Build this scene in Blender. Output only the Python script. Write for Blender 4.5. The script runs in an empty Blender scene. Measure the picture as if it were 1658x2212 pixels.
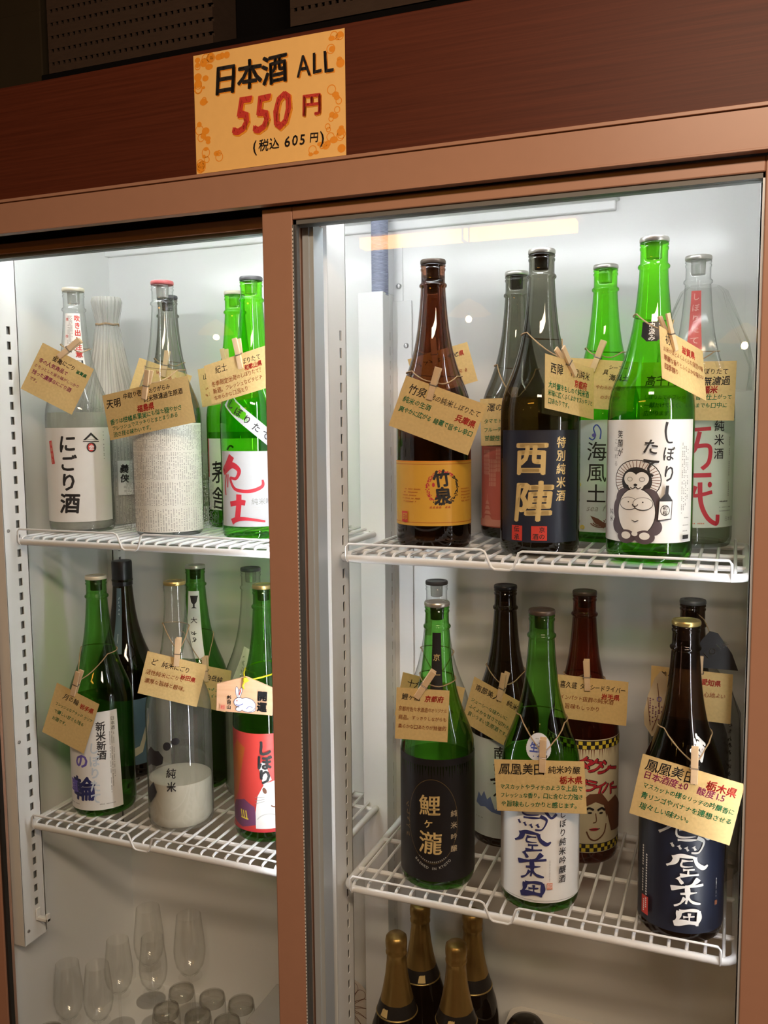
import bpy, bmesh, math, random
from math import sin, cos, pi, radians, sqrt, atan2, hypot, degrees
from mathutils import Vector, Matrix
from mathutils.geometry import tessellate_polygon

# ------------------------------------------------------------------ scene, camera, world, light
SC = bpy.context.scene
COL = SC.collection
ZS = 1.27                      # height of the upper shelf above the room floor (everything is built around it, then lifted)

cam_data = bpy.data.cameras.new('camera')
cam_data.sensor_fit = 'HORIZONTAL'
cam_data.sensor_width = 36.0
cam_data.lens = 36.0 * 1930.71 / 1658.0
cam_data.clip_start = 0.02
cam = bpy.data.objects.new('camera', cam_data)
COL.objects.link(cam)
_r = Vector((0.9305120, 0.3661504, -0.0090153))
_u = Vector((-0.0278748, 0.0953393, 0.9950545))
_f = Vector((-0.3651990, 0.9256589, -0.0989207))
_m = Matrix((_r, _u, -_f)).transposed().to_4x4()
_m.translation = Vector((0.642407, -1.037224, 0.173093))
cam.matrix_world = _m
SC.camera = cam

SC.view_settings.view_transform = 'Standard'
SC.view_settings.look = 'None'
SC.view_settings.exposure = 0.12
SC.view_settings.gamma = 1.0
SC.view_settings.use_curve_mapping = False
SC.cycles.use_denoising = True
SC.cycles.transparent_max_bounces = 48
SC.cycles.max_bounces = 12
SC.cycles.diffuse_bounces = 8
SC.cycles.glossy_bounces = 4
SC.cycles.sample_clamp_indirect = 6.0
SC.cycles.caustics_reflective = False
SC.cycles.caustics_refractive = False

world = bpy.data.worlds.new('world')
SC.world = world
world.use_nodes = True
world.node_tree.nodes['Background'].inputs[0].default_value = (0.9, 0.62, 0.42, 1)
world.node_tree.nodes['Background'].inputs[1].default_value = 0.02

FILL_POWER = 62.0                # two added upright strips that brighten the lower shelves
TUBE_POWER = 25.0              # emission of the fridge's own tube lamp
STRIP_POWER = 17.0              # paper strip lamp on the room's ceiling
PENDANT_POWER = 170.0           # small bulbs of the pendants
ROOM_POWER = 36.0              # warm ceiling panel of the restaurant


def area_light(name, loc, rot, sx, sy, power, color):
    d = bpy.data.lights.new(name, 'AREA')
    d.shape = 'RECTANGLE'
    d.size = sx
    d.size_y = sy
    d.energy = power
    d.color = color
    o = bpy.data.objects.new(name, d)
    o.location = loc
    o.rotation_euler = rot
    COL.objects.link(o)
    return o


# the restaurant's warm ceiling light, behind and above the photographer
area_light('room_ceiling_light', (1.1, -1.5, 1.05), (radians(28), 0, radians(6)), 1.3, 0.16, ROOM_POWER, (1.0, 0.73, 0.52))

# ------------------------------------------------------------------ materials
MATS = {}


def _nt(name):
    m = bpy.data.materials.new(name)
    m.use_nodes = True
    nt = m.node_tree
    nt.nodes.clear()
    out = nt.nodes.new('ShaderNodeOutputMaterial')
    return m, nt, out


def pbr(name, col, rough=0.5, metal=0.0, var=0.06, scale=40.0, bump=0.0, stretch=(1, 1, 1), spec=0.5, sheen=None):
    """principled surface whose colour varies a little with procedural noise"""
    if name in MATS:
        return MATS[name]
    m, nt, out = _nt(name)
    b = nt.nodes.new('ShaderNodeBsdfPrincipled')
    b.inputs['Roughness'].default_value = rough
    b.inputs['Metallic'].default_value = metal
    b.inputs['Specular IOR Level'].default_value = spec
    tc = nt.nodes.new('ShaderNodeTexCoord')
    mp = nt.nodes.new('ShaderNodeMapping')
    mp.inputs['Scale'].default_value = stretch
    nz = nt.nodes.new('ShaderNodeTexNoise')
    nz.inputs['Scale'].default_value = scale
    nz.inputs['Detail'].default_value = 4
    nt.links.new(tc.outputs['Object'], mp.inputs[0])
    nt.links.new(mp.outputs[0], nz.inputs['Vector'])
    mx = nt.nodes.new('ShaderNodeMix')
    mx.data_type = 'RGBA'
    mx.inputs[6].default_value = (*[max(0, c * (1 - var)) for c in col], 1)
    mx.inputs[7].default_value = (*[min(1, c * (1 + var)) for c in col], 1)
    nt.links.new(nz.outputs['Fac'], mx.inputs[0])
    nt.links.new(mx.outputs[2], b.inputs['Base Color'])
    if bump:
        bp = nt.nodes.new('ShaderNodeBump')
        bp.inputs['Strength'].default_value = bump
        bp.inputs['Distance'].default_value = 0.001
        nt.links.new(nz.outputs['Fac'], bp.inputs['Height'])
        nt.links.new(bp.outputs[0], b.inputs['Normal'])
    nt.links.new(b.outputs[0], out.inputs[0])
    MATS[name] = m
    return m


def wood(name, c1, c2, scale=6.0, stretch=(1, 8, 30), rough=0.4, spec=0.5):
    if name in MATS:
        return MATS[name]
    m, nt, out = _nt(name)
    b = nt.nodes.new('ShaderNodeBsdfPrincipled')
    b.inputs['Roughness'].default_value = rough
    b.inputs['Specular IOR Level'].default_value = spec
    tc = nt.nodes.new('ShaderNodeTexCoord')
    mp = nt.nodes.new('ShaderNodeMapping')
    mp.inputs['Scale'].default_value = stretch
    nz = nt.nodes.new('ShaderNodeTexNoise')
    nz.inputs['Scale'].default_value = scale
    nz.inputs['Detail'].default_value = 8
    nz.inputs['Roughness'].default_value = 0.65
    rp = nt.nodes.new('ShaderNodeValToRGB')
    rp.color_ramp.elements[0].position = 0.3
    rp.color_ramp.elements[0].color = (*c1, 1)
    rp.color_ramp.elements[1].position = 0.7
    rp.color_ramp.elements[1].color = (*c2, 1)
    nt.links.new(tc.outputs['Object'], mp.inputs[0])
    nt.links.new(mp.outputs[0], nz.inputs['Vector'])
    nt.links.new(nz.outputs['Fac'], rp.inputs[0])
    nt.links.new(rp.outputs[0], b.inputs['Base Color'])
    nt.links.new(b.outputs[0], out.inputs[0])
    MATS[name] = m
    return m


def glass(name, face, edge, power=2.2, f0=0.055, rough=0.02, veil=0.0, veil_col=(0.8, 0.8, 0.76), veil_scale=30.0, fmax=0.9):
    """thin-walled glass: tinted transmission that deepens where the wall is seen edge-on, plus mirror reflection; an optional
    veil is a film of residue or frost that scatters light"""
    if name in MATS:
        return MATS[name]
    m, nt, out = _nt(name)
    lw = nt.nodes.new('ShaderNodeLayerWeight')
    lw.inputs['Blend'].default_value = 0.5
    pw = nt.nodes.new('ShaderNodeMath')
    pw.operation = 'POWER'
    pw.inputs[1].default_value = power
    nt.links.new(lw.outputs['Facing'], pw.inputs[0])
    mx = nt.nodes.new('ShaderNodeMix')
    mx.data_type = 'RGBA'
    mx.inputs[6].default_value = (*face, 1)
    mx.inputs[7].default_value = (*edge, 1)
    nt.links.new(pw.outputs[0], mx.inputs[0])
    tr = nt.nodes.new('ShaderNodeBsdfTransparent')
    nt.links.new(mx.outputs[2], tr.inputs[0])
    base = tr
    if veil > 0:
        df = nt.nodes.new('ShaderNodeBsdfDiffuse')
        df.inputs[0].default_value = (*veil_col, 1)
        tl = nt.nodes.new('ShaderNodeBsdfTranslucent')
        tl.inputs[0].default_value = (*veil_col, 1)
        ad = nt.nodes.new('ShaderNodeMixShader')
        ad.inputs[0].default_value = 0.5
        nt.links.new(df.outputs[0], ad.inputs[1])
        nt.links.new(tl.outputs[0], ad.inputs[2])
        tc = nt.nodes.new('ShaderNodeTexCoord')
        mp = nt.nodes.new('ShaderNodeMapping')
        mp.inputs['Scale'].default_value = (1, 1, 0.35)
        nz = nt.nodes.new('ShaderNodeTexNoise')
        nz.inputs['Scale'].default_value = veil_scale
        nz.inputs['Detail'].default_value = 6
        mr = nt.nodes.new('ShaderNodeMapRange')
        mr.inputs['From Min'].default_value = 0.35
        mr.inputs['From Max'].default_value = 0.7
        mr.inputs['To Min'].default_value = veil * 0.6
        mr.inputs['To Max'].default_value = veil * 1.4
        nt.links.new(tc.outputs['Object'], mp.inputs[0])
        nt.links.new(mp.outputs[0], nz.inputs['Vector'])
        nt.links.new(nz.outputs['Fac'], mr.inputs[0])
        mv = nt.nodes.new('ShaderNodeMixShader')
        nt.links.new(mr.outputs[0], mv.inputs[0])
        nt.links.new(tr.outputs[0], mv.inputs[1])
        nt.links.new(ad.outputs[0], mv.inputs[2])
        base = mv
    gl = nt.nodes.new('ShaderNodeBsdfGlossy')
    gl.inputs['Roughness'].default_value = rough
    p5 = nt.nodes.new('ShaderNodeMath')
    p5.operation = 'POWER'
    p5.inputs[1].default_value = 5.0
    nt.links.new(lw.outputs['Facing'], p5.inputs[0])
    ma = nt.nodes.new('ShaderNodeMath')
    ma.operation = 'MULTIPLY_ADD'
    ma.inputs[1].default_value = fmax - f0
    ma.inputs[2].default_value = f0
    nt.links.new(p5.outputs[0], ma.inputs[0])
    ms = nt.nodes.new('ShaderNodeMixShader')
    nt.links.new(ma.outputs[0], ms.inputs[0])
    nt.links.new(base.outputs[0], ms.inputs[1])
    nt.links.new(gl.outputs[0], ms.inputs[2])
    nt.links.new(ms.outputs[0], out.inputs[0])
    MATS[name] = m
    return m


def emit(name, col, strength):
    if name in MATS:
        return MATS[name]
    m, nt, out = _nt(name)
    e = nt.nodes.new('ShaderNodeEmission')
    e.inputs[0].default_value = (*col, 1)
    e.inputs[1].default_value = strength
    nt.links.new(e.outputs[0], out.inputs[0])
    MATS[name] = m
    return m


INK = {
    'K': (0.015, 0.014, 0.016), 'R': (0.62, 0.045, 0.03), 'G': (0.015, 0.20, 0.075), 'M': (0.34, 0.035, 0.12),
    'O': (0.36, 0.10, 0.03), 'N': (0.025, 0.03, 0.14), 'B': (0.05, 0.09, 0.45), 'W': (0.85, 0.85, 0.83),
    'P': (0.80, 0.79, 0.77), 'gold': (0.78, 0.58, 0.26), 'dgold': (0.22, 0.15, 0.06), 'crim': (0.55, 0.03, 0.05),
    'grey': (0.30, 0.30, 0.29), 'lgrey': (0.55, 0.55, 0.53), 'navy': (0.012, 0.017, 0.035), 'black': (0.010, 0.010, 0.012),
    'amber': (0.74, 0.40, 0.05), 'rust': (0.50, 0.13, 0.02), 'salmon': (0.60, 0.13, 0.085), 'salmon2': (0.70, 0.28, 0.19),
    'cream': (0.74, 0.66, 0.46), 'mint': (0.66, 0.73, 0.62), 'ice': (0.66, 0.71, 0.71), 'teal': (0.10, 0.16, 0.20),
    'yellow': (0.78, 0.62, 0.06), 'pale': (0.58, 0.66, 0.74), 'kraft': (0.66, 0.475, 0.205), 'redlab': (0.58, 0.055, 0.045),
    'orange': (0.78, 0.24, 0.02), 'signorange': (0.90, 0.33, 0.02), 'sign': (0.97, 0.60, 0.20), 'pink': (0.78, 0.42, 0.36),
    'brown': (0.16, 0.06, 0.03), 'plum': (0.16, 0.05, 0.12), 'mount': (0.14, 0.20, 0.42), 'seal': (0.62, 0.05, 0.04),
    'silver': (0.62, 0.64, 0.70), 'violet': (0.16, 0.12, 0.50), 'news': (0.80, 0.78, 0.71), 'newsl': (0.36, 0.35, 0.32), 'newsk': (0.30, 0.29, 0.27),
    'plaque': (0.72, 0.44, 0.27), 'fur': (0.085, 0.060, 0.070), 'beige': (0.62, 0.52, 0.36), 'petal': (0.72, 0.66, 0.60), 'bandgrey': (0.55, 0.56, 0.58),
}


def ink(key):
    c = INK[key]
    rough = 0.55
    if key in ('gold', 'dgold'):
        return pbr('ink_' + key, c, 0.38, 0.15, 0.12, 120)
    if key == 'kraft':
        return pbr('kraft_paper', c, 0.8, 0, 0.16, 260, 0.15)
    if key == 'plaque':
        return wood('plaque_wood', (0.66, 0.38, 0.22), (0.76, 0.48, 0.30), 10, (1, 6, 12), 0.6)
    if key in ('P', 'W', 'ice', 'mint', 'cream', 'salmon', 'redlab', 'amber', 'navy', 'black', 'teal'):
        rough = 0.42
    return pbr('ink_' + key, c, rough, 0, 0.05, 90)


# ------------------------------------------------------------------ mesh builder
class MB:
    def __init__(s):
        s.v, s.f, s.m, s.mats = [], [], [], []

    def mi(s, mat):
        if mat not in s.mats:
            s.mats.append(mat)
        return s.mats.index(mat)

    def add(s, verts, faces, mat):
        o = len(s.v)
        s.v += [tuple(p) for p in verts]
        k = s.mi(mat)
        for f in faces:
            s.f.append([o + i for i in f])
            s.m.append(k)

    def box(s, x0, x1, y0, y1, z0, z1, mat, M=None):
        p = [Vector((x, y, z)) for z in (z0, z1) for y in (y0, y1) for x in (x0, x1)]
        if M:
            p = [M @ q for q in p]
        s.add(p, [(0, 2, 3, 1), (4, 5, 7, 6), (0, 1, 5, 4), (2, 6, 7, 3), (0, 4, 6, 2), (1, 3, 7, 5)], mat)

    def lathe(s, prof, mat, n=48, c=(0, 0, 0), cap0=True, cap1=True, M=None, rfun=None):
        vs, fs = [], []
        for (r, z) in prof:
            for i in range(n):
                a = 2 * pi * i / n
                rr = rfun(r, z, a) if rfun else r
                q = Vector((c[0] + rr * cos(a), c[1] + rr * sin(a), c[2] + z))
                vs.append(M @ q if M else q)
        k = len(prof)
        for j in range(k - 1):
            for i in range(n):
                a, b = j * n + i, j * n + (i + 1) % n
                fs.append((a, b, b + n, a + n))
        if cap0:
            fs.append(tuple(reversed(range(n))))
        if cap1:
            fs.append(tuple(range((k - 1) * n, k * n)))
        s.add(vs, fs, mat)

    def tube(s, pts, r, mat, n=8, closed=False, caps=True):
        pts = [Vector(p) for p in pts]
        k = len(pts)
        vs, fs = [], []
        up = None
        for i, p in enumerate(pts):
            if closed:
                t = pts[(i + 1) % k] - pts[i - 1]
            else:
                t = pts[min(i + 1, k - 1)] - pts[max(i - 1, 0)]
            t.normalize()
            if up is None:
                up = Vector((0, 0, 1)) if abs(t.z) < 0.9 else Vector((0, 1, 0))
            a = t.cross(up)
            if a.length < 1e-6:
                a = t.cross(Vector((1, 0.3, 0)))
            a.normalize()
            b = a.cross(t).normalized()
            up = b
            rr = r(i / max(1, k - 1)) if callable(r) else r
            for j in range(n):
                an = 2 * pi * j / n
                vs.append(p + a * (rr * cos(an)) + b * (rr * sin(an)))
        m = k if closed else k - 1
        for i in range(m):
            for j in range(n):
                A = i * n + j
                B = i * n + (j + 1) % n
                C = ((i + 1) % k) * n + (j + 1) % n
                D = ((i + 1) % k) * n + j
                fs.append((A, B, C, D))
        if caps and not closed:
            fs.append(tuple(reversed(range(n))))
            fs.append(tuple(range((k - 1) * n, k * n)))
        s.add(vs, fs, mat)

    def build(s, name, parent=None, loc=(0, 0, 0), smooth=38, bevel=0.0, bseg=2, weld=False):
        me = bpy.data.meshes.new(name)
        if weld:                               # one vertex where neighbouring pieces of a sheet meet
            seen, idx, vs = {}, [], []
            for p in s.v:
                k = (round(p[0] * 5e6), round(p[1] * 5e6), round(p[2] * 5e6))
                if k not in seen:
                    seen[k] = len(vs)
                    vs.append(p)
                idx.append(seen[k])
            fs, ms = [], []
            for f, mm in zip(s.f, s.m):
                g = []
                for i in f:
                    if idx[i] not in g:
                        g.append(idx[i])
                if len(g) >= 3:
                    fs.append(g)
                    ms.append(mm)
            s.v, s.f, s.m = vs, fs, ms
        me.from_pydata([tuple(p) for p in s.v], [], s.f)
        for m in s.mats:
            me.materials.append(m)
        me.polygons.foreach_set('material_index', s.m)
        me.update()
        if smooth:
            me.polygons.foreach_set('use_smooth', [True] * len(me.polygons))
            me.set_sharp_from_angle(angle=radians(smooth))
        o = bpy.data.objects.new(name, me)
        COL.objects.link(o)
        o.location = loc
        if parent:
            o.parent = parent
        if bevel:
            b = o.modifiers.new('bevel', 'BEVEL')
            b.width = bevel
            b.segments = bseg
            b.limit_method = 'ANGLE'
        return o


def thing(name, label, cat, loc=(0, 0, 0), rot=None, group=None):
    o = bpy.data.objects.new(name, None)
    o.empty_display_size = 0.02
    COL.objects.link(o)
    o.location = loc
    if rot is not None:
        o.rotation_mode = 'QUATERNION'
        o.rotation_quaternion = rot
    o['label'] = label
    o['category'] = cat
    if group:
        o['group'] = group
    return o


def tag(o, label, cat, group=None):
    o['label'] = label
    o['category'] = cat
    if group:
        o['group'] = group
    return o


def struct(o):
    o['kind'] = 'structure'
    return o


# ------------------------------------------------------------------ lettering
_fc = bpy.data.curves.new('glyph_source', 'FONT')
_fo = bpy.data.objects.new('glyph_source', _fc)
COL.objects.link(_fo)
_fc.resolution_u = 2
GL = {}


def glyph(ch, w):
    k = (ch, w)
    if k not in GL:
        _fc.body = ch
        _fc.offset = w
        bpy.context.view_layer.update()
        dg = bpy.context.evaluated_depsgraph_get()
        me = bpy.data.meshes.new_from_object(_fo.evaluated_get(dg))
        vs = [(v.co.x, v.co.y) for v in me.vertices]
        fs = [tuple(p.vertices) for p in me.polygons]
        bpy.data.meshes.remove(me)
        GL[k] = (vs, fs)
    return GL[k]


def adv(ch):
    if ch == ' ':
        return 0.4
    if ch == '　':
        return 1.0
    if ord(ch) < 256:
        vs, _ = glyph(ch, 0.0)
        return max(v[0] for v in vs) + 0.07 if vs else 0.4
    return 1.0


def tri_area(a, b, c):
    return (b[0] - a[0]) * (c[1] - a[1]) - (b[1] - a[1]) * (c[0] - a[0])


def clip(poly, x, keep_less):
    out = []
    n = len(poly)
    for i in range(n):
        a, b = poly[i], poly[(i + 1) % n]
        ia = (a[0] <= x) if keep_less else (a[0] >= x)
        ib = (b[0] <= x) if keep_less else (b[0] >= x)
        if ia:
            out.append(a)
        if ia != ib:
            t = (x - a[0]) / (b[0] - a[0])
            out.append((x, a[1] + t * (b[1] - a[1])))
    return out


def slice_u(polys, step):
    if not step:
        return polys
    res = []
    for p in polys:
        x0 = min(q[0] for q in p)
        x1 = max(q[0] for q in p)
        if x1 - x0 <= step * 1.2:
            res.append(p)
            continue
        k = math.floor(x0 / step) + 1
        rest = p
        while k * step < x1 and len(rest) >= 3:
            left = clip(rest, k * step, True)
            if len(left) >= 3:
                res.append(left)
            rest = clip(rest, k * step, False)
            k += 1
        if len(rest) >= 3:
            res.append(rest)
    return res


def slice_v(polys, step):
    if not step:
        return polys
    sw = [[(q[1], q[0]) for q in p] for p in polys]
    return [[(q[1], q[0]) for q in p] for p in slice_u(sw, step)]


class Art:
    """flat lettering and drawing laid on a surface: fmap(u, v, lift) -> point. Later layers lie above earlier ones."""

    def __init__(s, fmap, su=0.0, sv=0.0, lift0=0.0003, dl=0.00010, seed=1):
        s.f, s.su, s.sv, s.l, s.dl = fmap, su, sv, lift0, dl
        s.mb = MB()
        s.rng = random.Random(seed)

    def put(s, polys, col):
        polys = slice_v(slice_u(polys, s.su), s.sv)
        vs, fs = [], []
        for p in polys:
            a = sum(p[i][0] * p[(i + 1) % len(p)][1] - p[(i + 1) % len(p)][0] * p[i][1] for i in range(len(p)))
            if abs(a) < 1e-13:
                continue
            if a < 0:
                p = p[::-1]
            o = len(vs)
            vs += [s.f(q[0], q[1], s.l) for q in p]
            fs.append(tuple(range(o, o + len(p))))
        s.mb.add(vs, fs, ink(col))

    def up(s):
        s.l += s.dl

    def poly(s, pts, col, up=True):
        v = [Vector((p[0], p[1], 0)) for p in pts]
        tr = tessellate_polygon([v])
        s.put([[(pts[i][0], pts[i][1]) for i in t] for t in tr], col)
        if up:
            s.up()

    def rect(s, u0, u1, v0, v1, col, rot=0, up=True):
        cu, cv = (u0 + u1) / 2, (v0 + v1) / 2
        c, n = cos(radians(rot)), sin(radians(rot))
        pts = [(cu + (a - cu) * c - (b - cv) * n, cv + (a - cu) * n + (b - cv) * c) for a, b in ((u0, v0), (u1, v0), (u1, v1), (u0, v1))]
        s.put([pts], col)
        if up:
            s.up()

    def ell(s, u, v, ru, rv, col, n=28, rot=0, up=True, a0=0, a1=360):
        c, k = cos(radians(rot)), sin(radians(rot))
        pts = []
        for i in range(n):
            a = radians(a0 + (a1 - a0) * i / (n if a1 - a0 >= 360 else n - 1))
            x, y = ru * cos(a), rv * sin(a)
            pts.append((u + x * c - y * k, v + x * k + y * c))
        s.poly(pts, col, up)

    def line(s, pts, w, col, up=True):
        """brush line of width w (number or function of 0..1) through points"""
        P = [Vector(p) for p in pts]
        n = len(P)
        L, R = [], []
        for i in range(n):
            t = (P[min(i + 1, n - 1)] - P[max(i - 1, 0)])
            if t.length < 1e-9:
                t = Vector((1, 0))
            t.normalize()
            ww = (w(i / (n - 1)) if callable(w) else w) / 2
            q = Vector((-t.y, t.x)) * ww
            L.append(P[i] + q)
            R.append(P[i] - q)
        s.put([[tuple(L[i]), tuple(R[i]), tuple(R[i + 1]), tuple(L[i + 1])] for i in range(n - 1)], col)
        if up:
            s.up()

    def ring(s, u, v, ru, rv, w, col, n=40, a0=0, a1=360, up=True):
        pts = [(u + ru * cos(radians(a0 + (a1 - a0) * i / n)), v + rv * sin(radians(a0 + (a1 - a0) * i / n))) for i in range(n + 1)]
        s.line(pts, w, col, up)

    def curve(s, pts, w, col, n=8, up=True):
        """smooth brush line through control points"""
        P = [pts[0]] + list(pts) + [pts[-1]]
        out = []
        for i in range(1, len(P) - 2):
            for k in range(n):
                t = k / n
                q = []
                for d in (0, 1):
                    a, b, c, e = P[i - 1][d], P[i][d], P[i + 1][d], P[i + 2][d]
                    q.append(0.5 * ((2 * b) + (-a + c) * t + (2 * a - 5 * b + 4 * c - e) * t * t + (-a + 3 * b - 3 * c + e) * t ** 3))
                out.append(tuple(q))
        out.append(tuple(pts[-1]))
        s.line(out, w, col, up)

    def char(s, ch, u, v, h, col, w=0.0, jit=0.0, shear=0.0, rot=0.0, sx=1.0, warp=0.0):
        vs, fs = glyph(ch, 0.0)
        if not vs:
            return
        r = s.rng
        a = radians(rot + r.uniform(-1, 1) * jit * 50)
        k = h * (1 + r.uniform(-1, 1) * jit)
        ca, sa = cos(a), sin(a)
        cx = 0.5 if ord(ch) > 255 else max(q[0] for q in vs) / 2
        cy = 0.38 if ord(ch) > 255 else 0.36
        ph = r.uniform(0, 6)
        P = []
        for (x, y) in vs:
            x, y = x - cx, y - cy
            if warp:
                x, y = x + warp * sin(5 * y + ph), y + warp * sin(4.5 * x + ph * 1.7)
            x = (x + shear * y) * sx
            P.append((u + k * (x * ca - y * sa), v + k * (x * sa + y * ca)))
        # a thicker pen: the same strokes laid down again a little to each side
        n = 0 if w < 0.004 else (3 if w < 0.024 else 6)
        D_ = [(0, 0)] if n == 0 else [(w * h * cos(2 * pi * i / n + .5), w * h * sin(2 * pi * i / n + .5)) for i in range(n)]
        for dx, dy in D_:
            s.put([[(P[i][0] + dx, P[i][1] + dy) for i in f] for f in fs], col)

    def text(s, t, u, v, h, col, w=0.0, jit=0.0, shear=0.0, maxw=None, rot=0.0, sx=1.0, warp=0.0, kana=0.86, align='l', track=1.0):
        """horizontal line of text, starting at u (or centred), baseline through v centre"""
        W = sum(adv(c) * (kana if 0x3040 <= ord(c) < 0x3100 else 1.0) for c in t) * h * sx * track
        k = 1.0
        if maxw and W > maxw:
            k = maxw / W
        c, n = cos(radians(rot)), sin(radians(rot))
        d = -W * k / 2 if align == 'c' else 0.0
        for ch in t:
            kk = kana if 0x3040 <= ord(ch) < 0x3100 else 1.0
            a = adv(ch) * kk * h * sx * k * track
            if ch not in ' 　':
                x = d + a / 2
                y = s.rng.uniform(-1, 1) * jit * h * 0.8
                s.char(ch, u + x * c - y * n, v + x * n + y * c, h * kk * (0.5 + 0.5 * k), col, w, jit, shear, rot, sx * k / (0.5 + 0.5 * k), warp)
            d += a
        s.up()

    def col(s, t, u, v0, v1, h, c, w=0.0, jit=0.0, shear=0.0, sx=1.0, warp=0.0):
        """vertical column of text whose first and last characters are centred at v0 and v1"""
        n = len(t)
        for i, ch in enumerate(t):
            v = v0 if n == 1 else v0 + (v1 - v0) * i / (n - 1)
            s.char(ch, u + s.rng.uniform(-1, 1) * jit * h * 0.6, v, h, c, w, jit, shear, 0, sx, warp)
        s.up()

    def tiny(s, u, v0, v1, h, c, fill=0.75):
        """column of unreadably small print"""
        v = v0
        while v > v1:
            if s.rng.random() < fill:
                s.put([[(u - h * .4, v - h * .4), (u + h * .35, v - h * .4), (u + h * .4, v + h * s.rng.uniform(0, .4)), (u - h * .3, v + h * .4)]], c)
            v -= h * 1.15
        s.up()

    def tinyrow(s, u0, u1, v, h, c, fill=0.8):
        u = u0
        while u < u1:
            if s.rng.random() < fill:
                s.put([[(u, v - h * .4), (u + h * .8, v - h * .4), (u + h * .75, v + h * .4), (u + h * .1, v + h * s.rng.uniform(.1, .4))]], c)
            u += h * 1.05
        s.up()


def phoenix_name(a, cu, cv, k, col, first):
    """the four loose brush characters that run down the two matching labels, first one drawn in its own colour"""
    def q(pts):
        return [(cu + (x - 820) * k, cv + (1910 - y) * k) for x, y in pts]

    def b(pts, w, c=col, taper=.55):
        a.curve(q(pts), lambda t: 1.3 * w * k * (1 - taper * t) * (.85 + .25 * sin(7 * t + pts[0][0])), c, 7)
    # first character
    b([(690, 1392), (715, 1370), (790, 1362), (885, 1360)], 22, first)
    b([(735, 1372), (728, 1430), (668, 1480)], 26, first)
    b([(880, 1362), (890, 1430), (930, 1492), (965, 1470)], 28, first)
    b([(770, 1405), (850, 1400)], 14, first); b([(775, 1440), (855, 1436)], 14, first)
    b([(770, 1400), (768, 1478), (860, 1474)], 13, first); b([(770, 1500), (870, 1492)], 14, first)
    for x, y in ((738, 1532), (775, 1540), (812, 1545), (850, 1540)):
        b([(x, y - 10), (x + 12, y + 10)], 17, first)
    b([(868, 1480), (905, 1505), (880, 1560), (840, 1565)], 16, first)
    # second character
    b([(745, 1600), (790, 1585), (862, 1590)], 24)
    b([(772, 1592), (752, 1628), (716, 1652)], 26); b([(858, 1590), (870, 1625), (905, 1650), (930, 1636)], 26)
    b([(792, 1612), (848, 1608)], 12); b([(796, 1612), (794, 1642), (850, 1640)], 11); b([(800, 1662), (858, 1656)], 13)
    b([(826, 1655), (826, 1690)], 12); b([(786, 1694), (880, 1684)], 17)
    # third character
    b([(775, 1706), (800, 1740)], 24); b([(880, 1708), (852, 1738), (826, 1752)], 22)
    b([(742, 1772), (800, 1758), (905, 1742)], 22); b([(822, 1745), (826, 1800), (818, 1850)], 24)
    b([(790, 1796), (872, 1784)], 14); b([(826, 1812), (850, 1838), (892, 1850)], 18); b([(812, 1815), (790, 1850), (760, 1868)], 15)
    # fourth character
    b([(785, 1892), (782, 1930), (762, 1962)], 24); b([(788, 1896), (840, 1884), (886, 1888)], 22); b([(884, 1888), (886, 1930), (872, 1972)], 26)
    b([(836, 1900), (836, 1944)], 13); b([(806, 1924), (862, 1918)], 11); b([(760, 1966), (820, 1952), (884, 1958)], 26, col, .1)


def scribble(a, u, v, n, h, col, vertical=False, seed=1):
    """loose unreadable handwriting: n short pen marks"""
    r = random.Random(seed)
    for i in range(n):
        x, y = (u, v - i * h * 1.15) if vertical else (u + i * h * 1.05, v)
        for j in range(3):
            p = [(x + r.uniform(-.42, .42) * h, y + r.uniform(-.42, .42) * h) for _ in range(3)]
            a.curve(p, h * .10, col, 4, False)
    a.up()


def flatmap(curl=0.0):
    return lambda u, v, l: (u, -l + curl * u * u, v)

# ------------------------------------------------------------------ the room
FLOOR_Z = -ZS
M_wall = pbr('room_plaster', (0.20, 0.13, 0.085), 0.9, 0, 0.1, 6)
M_ceil = pbr('room_ceiling', (0.16, 0.11, 0.075), 0.9, 0, 0.08, 5)
M_floor = wood('room_floor_boards', (0.07, 0.035, 0.02), (0.13, 0.07, 0.04), 3, (1, 12, 1), 0.5)
M_fascia = wood('fascia_wood', (0.066, 0.0150, 0.0075), (0.112, 0.027, 0.013), 7, (0.8, 10, 45), 0.45, 0.22)
m = MB(); m.box(-2.6, 3.2, -3.3, 0.55, FLOOR_Z - 0.05, FLOOR_Z, M_floor); struct(m.build('floor', smooth=0))
m = MB(); m.box(-2.6, 3.2, -3.3, 0.55, 1.12, 1.17, M_ceil); struct(m.build('ceiling', smooth=0))
m = MB(); m.box(-2.65, -2.6, -3.3, 0.55, FLOOR_Z, 1.12, M_wall); struct(m.build('wall_left', smooth=0))
m = MB(); m.box(3.2, 3.25, -3.3, 0.55, FLOOR_Z, 1.12, M_wall); struct(m.build('wall_right', smooth=0))
m = MB(); m.box(-2.6, 3.2, -3.35, -3.3, FLOOR_Z, 1.12, M_wall); struct(m.build('wall_rear', smooth=0))
m = MB(); m.box(-2.6, 3.2, 0.50, 0.55, FLOOR_Z, 1.12, pbr('alcove_wall', (0.03, 0.022, 0.018), 0.9, 0, 0.1, 6)); struct(m.build('wall_front', smooth=0))

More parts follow.
